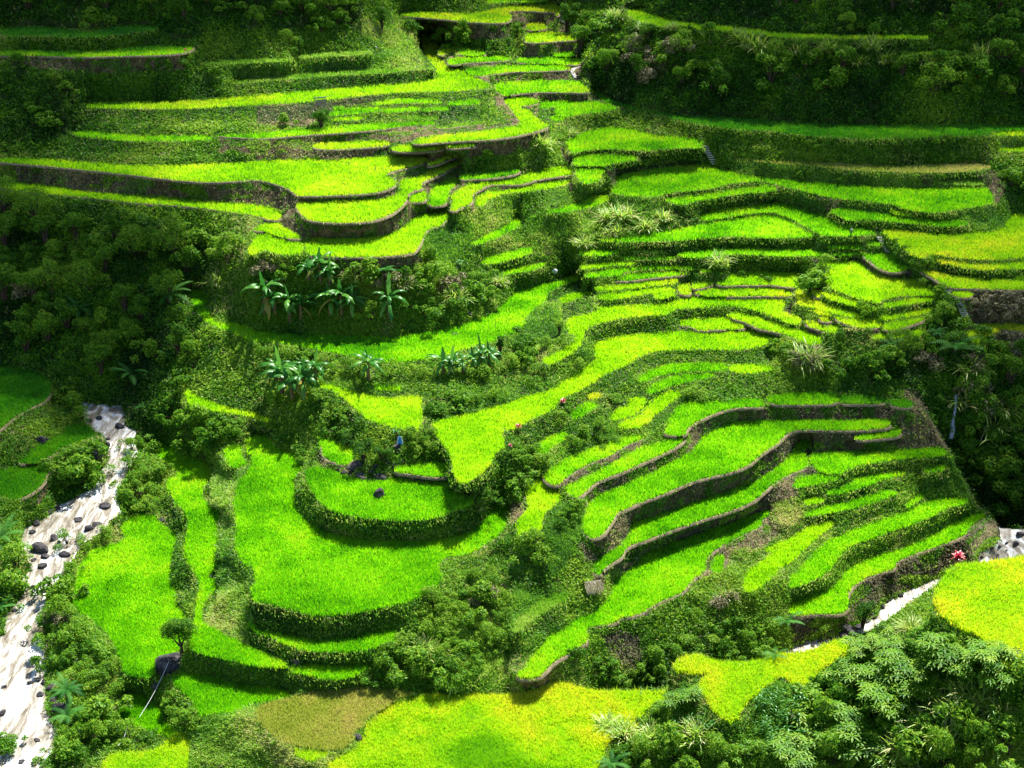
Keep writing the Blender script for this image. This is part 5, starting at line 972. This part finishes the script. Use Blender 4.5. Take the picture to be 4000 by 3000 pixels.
# tall grasses
PAM = [(grassclump('grass_clump', 80 + i, 2.2, 150, .06, .9, tone=.7), 1.7) for i in range(2)]
one(grassclump('grass_clump', 90, 3.4, 320, .06, .6, tone=.75), 'T33 700,290', 'tall pale arching grass clump on the near side of the clear stream', 'grass clump', 1.15)
near(['T33 980,600 100', 'T33 1080,650 110', 'T33 850,620 100', 'T33 780,760 120', 'T33 680,860 130', 'T33 620,940 130', 'T33 940,700 110', 'T33 1060,800 110', 'T33 870,820 120', 'T32 560,800 90', 'T32 480,760 80', 'T32 690,820 100', 'T32 920,800 110', 'T33 1150,680 100'],
     'arching grass clump in the lower right corner, {}', 'grass clump', 'grass clumps on the near slope', PAM)
near(['T02 1150,270 90', 'T02 1400,260 80', 'T02 1700,380 120', 'T02 1950,360 120', 'T02 2050,420 150', 'T02 2150,450 160', 'T02 900,170 110', 'T03 250,470 120', 'T03 520,450 120', 'T03 900,430 130', 'T03 1000,540 110', 'T03 1400,560 110', 'T03 1850,500 130', 'T03 800,560 110'],
     'pale reed clump on the upper right slope, {}', 'grass clump', 'reed clumps on the upper right slope', PAM)
near(['T31 1500,700 150', 'T31 1440,640 130', 'T12 850,260 150', 'T12 950,250 150', 'T12 1150,330 130', 'T12 900,370 110', 'T12 1780,640 130', 'T12 1300,250 110', 'T12 620,470 110', 'T11 1250,830 140', 'T11 1700,960 160', 'T11 850,760 120', 'T11 2100,800 100', 'T10 1480,360 110', 'T10 1900,800 130', 'T13 350,1500 200', 'T13 1750,1580 200', 'T02 250,1280 150', 'T02 500,1180 90', 'T23 1650,200 200', 'T23 1950,240 200', 'T23 1920,420 180', 'T32 1050,110 60'],
     'wild cane grass clump on the slopes, {}', 'grass clump', 'cane grass clumps on the slopes', PAM)
# maize patch
def maize(seed):
    root = empty('maize_plant'); r_ = random.Random(seed); V, Fq = tube([(0, 0, 0), (.02, 0, 1.1), (0, .03, 2.2)], [.03, .025, .012], 5); V, Fq, n = join([(V, Fq)]); mesh_from('stalk', V, Fq, n, M['grass'], root, {'tone': np.full(len(V), .5)})
    for i in range(8):
        z = .3 + i * .22; c = arch(r_.uniform(.7, .95), R(65), R(115), 7); w = .055 * np.array([.6, 1, 1, 1, .9, .7, .4, .03]); q = np.stack([c + np.outer(w, [0, 1, -.2]), c - np.outer(w, [0, 1, .2])], 1).reshape(-1, 3)
        q = rotz(q, (i % 2) * math.pi + r_.uniform(-.5, .5)) + [0, 0, z]; mesh_from('leaf', q, np.array([[2 * k, 2 * k + 1, 2 * k + 3, 2 * k + 2] for k in range(7)]), 4, M['banana'], root, {'tone': np.full(16, r_.uniform(.3, .8))})
    return root
MZ = [(maize(1), 2.2), (maize(2), 2.2)]
sp = []
rr2 = random.Random(4)
for i in range(34): sp.append(f"T33 {rr2.uniform(-60, 170):.0f},{rr2.uniform(620, 900):.0f} {rr2.uniform(95, 120):.0f}")
near(sp, 'maize plant in the dense near patch, {}', 'maize plant', 'maize plants in the foreground patch', MZ)
near([f"T32 {rr2.uniform(780, 990):.0f},{rr2.uniform(740, 830):.0f} {rr2.uniform(70, 90):.0f}" for i in range(14)], 'maize plant beside the near yellow field, {}', 'maize plant', 'maize plants beside the yellow field', MZ)
# red cordylines
def cordyline():
    r_ = np.random.default_rng(3); root = empty('cordyline'); V, Fq = tube([(0, 0, -.2), (.02, 0, .7), (0, 0, 1.2)], [.04, .035, .03], 6); V, Fq, n = join([(V, Fq)]); mesh_from('stem', V, Fq, n, M['bark'], root)
    V = []; Fc = []; T = []
    for i in range(46):
        c = arch(.75, R(r_.uniform(20, 85)), R(60), 5); w = .075 * np.array([.4, 1, 1.2, 1, .7, .05]); q = np.stack([c + np.outer(w, [0, 1, 0]), c - np.outer(w, [0, 1, 0])], 1).reshape(-1, 3); q = rotz(q, r_.uniform(0, 6.28)) + [0, 0, r_.uniform(.8, 1.3)]; b0 = 12 * i
        for k in range(5): Fc.append([b0 + 2 * k, b0 + 2 * k + 1, b0 + 2 * k + 3, b0 + 2 * k + 2])
        V.append(q); T += [r_.random()] * 12
    mesh_from('leaves', np.concatenate(V), np.array(Fc), 4, M['red'], root, {'tone': np.array(T)}); return root
cd = cordyline()
for tk, k, lb_ in (('T23 1630,1575', 1.9, 'large red-leaved plant at the corner of the yellow field by the clear stream'), ('T22 440,190', .95, 'red-leaved plant on the front edge of the lobed terrace, upper one'), ('T22 55,410', .95, 'dark red-leaved plant at the front edge of the lobed terrace, lower one'), ('T21 2195,560', .6, 'small red-leaved plant under the bank right of the lobe'), ('T00 1605,470', .9, 'small dull red plant at the right end of the high shaded terrace')):
    o = place(cd, P3(tk), k); tag(o, lb_, 'red plant', 'red-leaved plants marking the terraces')
# rocks
def rocks(lst, tmpl, group, sink=.25):
    q = []
    for s_ in lst: a_ = s_.split(); q.append((parse(a_[0] + ' ' + a_[1])[0], a_[0] + ' ' + a_[1], float(a_[2]) * (1.5 if a_[0] in ('T32', 'T33') else 1), float(a_[3]) if len(a_) > 3 else .6))
    q.sort(key=lambda e: e[0][0])
    for i, ((fx, fy), tk, wpx, fl) in enumerate(q):
        pt = P3(tk); r_ = wpx / 8 * sz_at(pt); o = boulder('boulder', 100 + len(bpy.data.objects), r_, r_ * random.uniform(.75, 1.0), r_ * (fl + .2)); o.location = pt + Vector((0, 0, r_ * fl * .15)); o.rotation_euler = (random.uniform(-.2, .2), random.uniform(-.2, .2), random.uniform(-.8, .8))
        tag(o, tmpl.format('leftmost' if i == 0 else 'rightmost' if i == len(q) - 1 else ordw(i) + ' from the left'), 'boulder', group)
rocks(['T20 345,1440 175', 'T20 470,1335 95', 'T20 280,1280 60', 'T20 855,300 70', 'T20 765,320 60', 'T20 1040,370 90', 'T20 320,1215 90', 'T20 905,1060 120 .4', 'T20 840,1215 110 .35', 'T20 775,1255 110 .5', 'T20 290,1525 55', 'T20 365,1575 100 .4', 'T20 510,1370 45', 'T20 560,1475 110 .35', 'T20 875,775 80', 'T20 935,530 60', 'T20 940,475 50 .4', 'T20 490,1080 90', 'T20 420,1110 80', 'T20 370,1120 60', 'T20 240,1190 60', 'T20 670,1175 110 .25', 'T20 480,1420 60 .4', 'T20 400,1490 90 .25', 'T20 970,1180 60 .4', 'T20 690,300 60', 'T20 820,760 60', 'T20 780,620 200 .5', 'T20 860,600 110 .6'],
      'wet boulder at the upper muddy rapids, {}', 'boulders in the upper rapids')
rocks(['T30 260,925 60', 'T30 330,900 60', 'T30 450,985 150 .7', 'T30 350,1030 70', 'T30 450,1090 110', 'T30 500,1170 200 .6', 'T30 20,1190 80', 'T30 275,735 45 .4', 'T30 380,920 60', 'T30 30,960 60 .3', 'T30 320,1420 60 .3', 'T30 190,1600 60 .3', 'T30 380,130 90 .3', 'T30 290,90 70 .3', 'T30 130,300 60 .3'],
      'wet boulder at the lower muddy rapids, {}', 'boulders in the lower rapids')
rocks(['T20 360,510 150', 'T20 270,460 70', 'T20 350,410 60', 'T20 60,740 80', 'T20 520,440 40'], 'boulder between the far bank fields, {}', 'boulders on the far bank', )
rocks(['T21 880,730 170', 'T21 890,800 130', 'T21 1080,820 170 .5', 'T21 770,770 80', 'T21 720,740 60', 'T21 930,840 80', 'T21 1050,740 110', 'T21 1150,700 110', 'T21 1000,760 80', 'T21 1010,650 80', 'T21 1200,720 80', 'T21 1120,760 70', 'T21 820,730 90', 'T21 980,850 60', 'T21 1360,820 60', 'T21 1540,825 40'],
      'stone in the dark stone heap behind the half-round terrace, {}', 'stones of the heap')
for tk, w_, f_, lb_ in (('T21 1060,1000', 130, 1.0, 'lone upright dark boulder standing in the half-round rice terrace'), ('T21 1250,620', 220, .45, 'long smooth brown boulder below the blue sheet'), ('T21 1685,780', 70, .7, 'round brown boulder at the corner below the lobe'), ('T11 1715,1245', 90, .35, 'flat pale stone lying in the long curved terrace'),
                       ('T11 1845,1080', 80, .7, 'round grey boulder at the foot of the banana slope'), ('T11 470,1110', 60, .6, 'small pale stone under the banana plants'), ('T31 550,560', 90, .6, 'pale boulder at the back of the narrow crescent terrace'), ('T31 605,560', 50, .7, 'small pale stone beside the pale boulder of the crescent terrace'), ('T20 1390,1200', 70, .7, 'brown boulder at the top corner of the flat riverside field'),
                       ('T31 340,770', 90, 1.0, 'dark upright rock between the two lowest crescent terraces'), ('T11 475,345', 60, .8, 'round earth-brown rock under the bright yellow-green spur'), ('T31 880,1440', 110, 1.0, 'dark rock at the left corner of the bottom yellow field'), ('T30 1440,1240', 90, .7, 'grey rock in the bush beside the lowest riverside terrace'), ('T13 1200,720', 120, .5, 'grey rock outcrop beside the stone path'), ('T30 1320,980', 110, .8, 'purple-dark rock below the huge boulder')):
    pt = P3(tk); r_ = w_ / 8 * sz_at(pt); o = boulder('boulder', hash(tk) % 97 if False else len(lb_), r_, r_ * .8, r_ * (f_ + .15)); o.location = pt + Vector((0, r_ * .4, r_ * f_ * .45)); tag(o, lb_, 'boulder')
rocks(['T23 2140,1390 60 .8', 'T23 2060,1380 40', 'T23 1940,1420 60', 'T23 2000,1415 50', 'T23 1890,1420 40', 'T33 400,270 120 .4', 'T33 350,290 70 .5', 'T33 450,255 60 .5', 'T33 580,120 50', 'T33 610,95 40', 'T23 2180,1310 80', 'T23 1990,1480 40 .3', 'T23 2060,1440 30', 'T23 1850,1500 40', 'T33 700,70 30', 'T33 660,100 40', 'T33 560,150 50', 'T33 520,200 60', 'T33 320,310 50', 'T33 260,330 50', 'T33 220,350 40', 'T33 180,330 60', 'T33 300,290 70', 'T33 370,255 60', 'T33 480,225 60'],
      'wet grey stone in the clear stream at the right, {}', 'stones in the clear stream')
# waterfall
V = []; Fq = []
ctrp = [('T23 1598,90'), ('T23 1600,150'), ('T23 1592,220'), ('T23 1578,290'), ('T23 1570,340'), ('T23 1570,400'), ('T23 1555,470')]
for i, tk in enumerate(ctrp):
    c = P3(tk); w = .22 + .08 * math.sin(i * 1.7) + .05 * i; o_ = Vector((0, -1.7, .8))
    for e in range(5): u = e / 2 - 1; V.append(list(c + o_ + Vector((u * w, -.25 * (1 - u * u), random.uniform(-.1, .1)))))
    if i:
        for e in range(4): Fq.append([5 * (i - 1) + e, 5 * i + e, 5 * i + e + 1, 5 * (i - 1) + e + 1])
m_, nt, out = nmat('falling_water'); b_ = nt.nodes.new('ShaderNodeBsdfPrincipled'); b_.inputs['Base Color'].default_value = (.35, .38, .44, 1); b_.inputs['Roughness'].default_value = .3; nt.links.new(b_.outputs[0], out.inputs[0])
o = mesh_from('waterfall', np.array(V), np.array(Fq), 4, m_, smooth=True); md = o.modifiers.new('t', 'SOLIDIFY'); md.thickness = .15; tag(o, kind='structure')
# ---------------------------------------------------------------- boxes, huts, steps, people, cable
def boxmesh(name, c, d, mat, parent=None, rot=(0, 0, 0), bev=.015):
    bm = bmesh.new(); bmesh.ops.create_cube(bm, size=1); bmesh.ops.scale(bm, vec=d, verts=bm.verts)
    if bev: bmesh.ops.bevel(bm, geom=bm.edges[:], offset=min(bev, min(d) * .3), segments=1, affect='EDGES')
    me = bpy.data.meshes.new(name); bm.to_mesh(me); bm.free(); me.materials.append(mat); o = bpy.data.objects.new(name, me); COL.objects.link(o); o.parent = parent; o.location = c; o.rotation_euler = rot; return o
def plain(name, c, rough=.7, metal=0):
    m, nt, out = nmat(name); b_ = nt.nodes.new('ShaderNodeBsdfPrincipled'); n_ = nt.nodes.new('ShaderNodeTexNoise'); n_.inputs['Scale'].default_value = 3
    cc = ramp(nt, n_.outputs['Fac'], [(.3, tuple(v * .75 for v in c)), (.7, c)]); nt.links.new(cc, b_.inputs['Base Color']); b_.inputs['Roughness'].default_value = rough; b_.inputs['Metallic'].default_value = metal; nt.links.new(b_.outputs[0], out.inputs[0]); return m
white = plain('white_sheet', (.8, .8, .85)); wood = plain('weathered_wood', (.28, .22, .16)); thatch = plain('grey_thatch', (.34, .29, .25)); blue = plain('blue_sheet', (.03, .28, .75), .5)
skin = plain('skin', (.35, .2, .12)); dark = plain('dark_cloth', (.03, .04, .09)); grey = plain('grey_cloth', (.3, .32, .36)); hairm = plain('black_hair', (.01, .01, .01))
def corrugated(name, w, l, mat, parent, loc, rot):
    n = 40; V = []; Fq = []
    for i in range(n + 1):
        x = (i / n - .5) * w; z = .03 * math.sin(i * 1.57)
        V += [(x, -l / 2, z), (x, l / 2, z), (x, -l / 2, z - .02), (x, l / 2, z - .02)]
        if i: b0 = 4 * i; Fq += [[b0 - 4, b0, b0 + 1, b0 - 3], [b0 - 2, b0 - 1, b0 + 3, b0 + 2], [b0 - 4, b0 - 2, b0 + 2, b0], [b0 - 3, b0 + 1, b0 + 3, b0 - 1]]
    o = mesh_from(name, np.array(V), np.array(Fq), 4, mat, parent); o.location = loc; o.rotation_euler = rot; return o
h = empty('shed'); corrugated('roof', 3.2, 2.2, white, h, (0, 0, 2.3), (R(-22), 0, 0))
for a_ in (-1, 1):
    for b2 in (-1, 1): boxmesh('post', (a_ * 1.3, b2 * .8, 1.1 + .0 * b2), (.1, .1, 2.2), wood, h)
boxmesh('wall', (0, -.75, 1.2), (2.5, .06, 1.5), wood, h)
h.location = P3('T01 560,1080') + Vector((0, 1.5, 4.2)); h.rotation_euler = (0, 0, .35); tag(h, 'small shed with a pale metal roof on the vine-smothered stump, upper left', 'shed')
h = empty('field_hut'); 
for sgn in (-1, 1):
    g_ = np.random.default_rng(40 + sgn); n_ = 420; u = g_.uniform(-1.5, 1.5, n_); v = g_.uniform(0, 1, n_); P_ = np.stack([u, sgn * (.02 + v * 1.35), 2.45 - v * .95 + g_.normal(size=n_) * .03], -1); L_ = g_.uniform(.5, .9, n_)[:, None]
    d_ = np.stack([g_.normal(size=n_) * .12, np.full(n_, sgn * .82), np.full(n_, -.57) - g_.random(n_) * .12], -1); w_ = np.array([.05, 0, .01]); V = np.stack([P_ - w_, P_ + w_, P_ + d_ * L_], 1).reshape(-1, 3)
    mesh_from('roof_thatch', V, np.arange(3 * n_), 3, M['dry'], h, {'tone': np.repeat(g_.uniform(.3, .95, n_), 3)}); boxmesh('roof_slope', (0, sgn * .68, 1.93), (2.7, 1.6, .07), thatch, h, (R(-sgn * 35), 0, 0), .02)
for a_ in (-1, 1):
    for b2 in (-1, 1): boxmesh('post', (a_ * 1.15, b2 * 1.0, .75), (.09, .09, 1.7), wood, h, (0, R(a_ * 4), 0))
boxmesh('wall_sheet', (-.5, -1.04, .85), (1.1, .04, 1.2), white, h)
for i in range(5): boxmesh('pole', (.2 + i * .28, -1.1 + .03 * i, .9 + .05 * i), (.05, .05, 2.0 + .2 * (i % 2)), wood, h, (R(6), R(10 * (i % 3 - 1)), 0))
boxmesh('floor', (0, 0, .25), (2.4, 2.0, .08), wood, h)
h.location = P3('T32 400,95') + Vector((0, .5, 0)); h.rotation_euler = (0, 0, .25); tag(h, 'little weathered stick hut with a grey thatched roof and a white sheet, bottom centre', 'hut')
# hanging blue sheet
V = []; Fq = []
for i in range(9):
    for j in range(6):
        u = j / 5 - .5; v = i / 8; w = (.35 + 1.0 * v * (1 - v * .35)) * (1 if v < .9 else .8); V.append((u * w, .12 * math.sin(u * 9 + v * 4), 2.6 * (1 - v)))
        if i and j: b0 = i * 6 + j; Fq.append([b0 - 7, b0 - 6, b0, b0 - 1])
h = empty('hanging_sheet'); o = mesh_from('sheet', np.array(V), np.array(Fq), 4, blue, h, smooth=True); md = o.modifiers.new('t', 'SOLIDIFY'); md.thickness = .03
for sgn in (-1, 1):
    V, Fq2 = tube([(sgn * .25, -.02, 2.6), (sgn * .5, -.05, 1.6), (sgn * .62, -.05, .5)], [.07, .08, .07], 6); V, Fq2, n = join([(V, Fq2)]); mesh_from('white_edge', V, Fq2, n, white, h, smooth=True)
V, Fq2 = tube([(-.05, .1, -.4), (0, .1, 1.5), (0, .1, 2.8)], [.05, .05, .04], 6); V, Fq2, n = join([(V, Fq2)]); mesh_from('pole', V, Fq2, n, wood, h)
h.location = P3('T21 1245,560') + Vector((0, 0, .0)); h.rotation_euler = (0, 0, .2); h.scale = (.95,) * 3; tag(h, 'bright blue sheet with white edges hanging above the long brown boulder', 'sheet')
# white cloth bundles
for tk, lb_ in (('T12 365,700', 'crumpled white cloth caught on the rocks of the central bank'), ('T10 1480,440', 'pale rag on the bushes at the upper edge of the dark forest')):
    V, Fq = ico(3); V = V * (1 + .5 * (noise(V * 3 + len(tk), .5, 5)[:, None] - .5)) * [.7, .4, .6]; o = mesh_from('cloth', V, Fq, 3, white, smooth=True); o.location = P3(tk) + Vector((0, -.3, .5)); tag(o, lb_, 'cloth')
def stair(spots, n, w, label, path=False):
    """stone steps laid up the slope between two ground points"""
    A = P3(spots[0]); Bp = P3(spots[1]); root = empty('stone_stairway'); d = Bp - A; a_ = math.atan2(d.y, d.x)
    for i in range(n):
        c = A + d * ((i + .5) / n); o = boxmesh('step', c + Vector((0, -.25, .35)), (w, .45, .22), M['step'], root, (0, 0, random.uniform(-.12, .12)), .03)
    tag(root, label, 'stairway', 'stone stairways between the terraces'); return root
stair(('T02 1755,1435', 'T02 1655,1265'), 9, 1.5, 'stone stairway between the upper terraces and the dark right-hand bank')
stair(('T13 1045,535', 'T13 955,395'), 9, 1.3, 'stone stairway beside the large yellowish field at the right')
stair(('T13 1570,890', 'T13 1545,840'), 4, 1.5, 'short stone stairway above the small yellow plot at the right')
stair(('T13 1700,1090', 'T13 1630,930'), 10, 1.5, 'long stone stairway down past the brown bank at the right')
stair(('T02 590,345', 'T02 530,225'), 8, 1.5, 'stone stairway at the top centre beside the dark trees')
def path_(pts, w, label):
    V = []; Fq = []
    for i, tk in enumerate(pts):
        c = P3(tk) + Vector((0, -.1, .32)); V += [list(c + Vector((-w, -.05, 0))), list(c + Vector((w, .05, 0))), list(c + Vector((-w, -.05, -.5))), list(c + Vector((w, .05, -.5)))]
        if i: b0 = 4 * i; Fq += [[b0 - 4, b0 - 3, b0 + 1, b0], [b0 - 4, b0, b0 + 2, b0 - 2], [b0 - 3, b0 - 1, b0 + 3, b0 + 1]]
    o = mesh_from('path', np.array(V), np.array(Fq), 4, M['step']); tag(o, kind='structure')
path_(['T13 1708,1085', 'T13 1716,1130', 'T13 1718,1170', 'T13 1705,1210'], .6, '')
path_(['T02 440,95', 'T02 455,120', 'T02 420,140', 'T02 415,165', 'T02 450,185', 'T02 520,210'], .5, '')
path_(['T02 615,530', 'T02 605,575', 'T02 530,600', 'T02 520,630', 'T02 555,680'], .5, '')
# people (very small in the picture, still whole bodies)
def skin_body(name, J, E, Rr, mat, parent):
    me = bpy.data.meshes.new(name); me.from_pydata(J, E, []); o = bpy.data.objects.new(name, me); COL.objects.link(o); o.parent = parent
    sm = o.modifiers.new('skin', 'SKIN'); sv_ = me.skin_vertices[0].data
    for i, r_ in enumerate(Rr): sv_[i].radius = (r_, r_)
    sv_[0].use_root = True; o.modifiers.new('sub', 'SUBSURF').levels = 1; o.modifiers['sub'].render_levels = 2; me.materials.append(mat); return o
def person(label, tile, shirt, trousers, bend=0.0, hat=None, rz=0, k=1.0):
    root = empty('person'); b_ = bend
    def up(x, y, z): # bend the upper body about the hips
        dz = z - .95; return (x, y - math.sin(b_) * dz, .95 + math.cos(b_) * dz)
    J = [(0, 0, .95), up(0, 0, 1.2), up(0, 0, 1.42), up(0, -.01, 1.52), up(0, -.02, 1.62), up(0, -.01, 1.72),
         up(.19, 0, 1.42), up(.27, -.05, 1.15), up(.27, -.2, .95), up(-.19, 0, 1.42), up(-.27, -.03, 1.14), up(-.26, -.15, .93),
         (.1, 0, .9), (.12, -.04, .5), (.13, .02, .08), (.13, -.12, .04), (-.1, 0, .9), (-.13, .03, .5), (-.14, .1, .08), (-.14, -.03, .04),
         up(.27, -.27, .88), up(-.26, -.2, .85)]
    E = [(0, 1), (1, 2), (2, 3), (3, 4), (4, 5), (2, 6), (6, 7), (7, 8), (8, 20), (2, 9), (9, 10), (10, 11), (11, 21), (0, 12), (12, 13), (13, 14), (14, 15), (0, 16), (16, 17), (17, 18), (18, 19)]
    Rr = [.13, .12, .14, .055, .095, .08, .065, .05, .035, .065, .05, .035, .09, .06, .045, .04, .09, .06, .045, .04, .03, .03]
    skin_body('body', J, E, Rr, skin, root)
    skin_body('shirt', [J[0], J[1], J[2], J[6], J[7], J[9], J[10]], [(0, 1), (1, 2), (2, 3), (3, 4), (2, 5), (5, 6)], [.15, .15, .165, .085, .07, .085, .07], shirt, root)
    skin_body('trousers', [J[0], J[12], J[13], (.13, .02, .2), J[16], J[17], (-.14, .1, .2)], [(0, 1), (1, 2), (2, 3), (0, 4), (4, 5), (5, 6)], [.15, .11, .085, .07, .11, .085, .07], trousers, root)
    hd = Vector(up(0, 0, 1.7)); V, Fq = ico(2)
    if hat: 
        V2 = V * [.22, .22, .06]; V2[:, 2] += .08 * np.maximum(0, 1 - np.hypot(V[:, 0], V[:, 1]) * 1.6); o = mesh_from('hat', V2, Fq, 3, hat, root, smooth=True); o.location = hd + Vector((0, 0, .06))
    else: o = mesh_from('hair', V * [.1, .11, .09], Fq, 3, hairm, root, smooth=True); o.location = hd + Vector((0, .02, .03))
    root.location = P3(tile) + Vector((0, 0, .12)); root.rotation_euler = (0, 0, rz); root.scale = (k,) * 3; tag(root, label, 'person'); return root
person('person in dark blue and white standing on a green terrace edge', 'T13 715,375', white, dark, .15, None, .6, 1.05)
person('person in grey with a pale hat bending over on the grassy slope', 'T01 1055,455', grey, dark, .8, white, -1.2)
# thin cable over the lowest riverside terrace
for a_, b2, lb_ in (('T30 1470,840', 'T30 1215,1280', 'thin pale cable stretched from the huge boulder over the lowest riverside terrace'), ('T30 1110,1420', 'T30 1030,1530', 'short length of pale cable showing among the bushes at the bottom left')):
    A = P3(a_) + Vector((0, 0, 2.2)); Bq = P3(b2) + Vector((0, 0, 1.4)); pts = [A + (Bq - A) * (i / 12) - Vector((0, 0, .5 * math.sin(math.pi * i / 12))) for i in range(13)]
    V, Fq = tube([tuple(p) for p in pts], [.035] * 13, 5); V, Fq, n = join([(V, Fq)]); o = mesh_from('cable', V, Fq, n, white); tag(o, lb_, 'cable')
print('objects', len(bpy.data.objects))
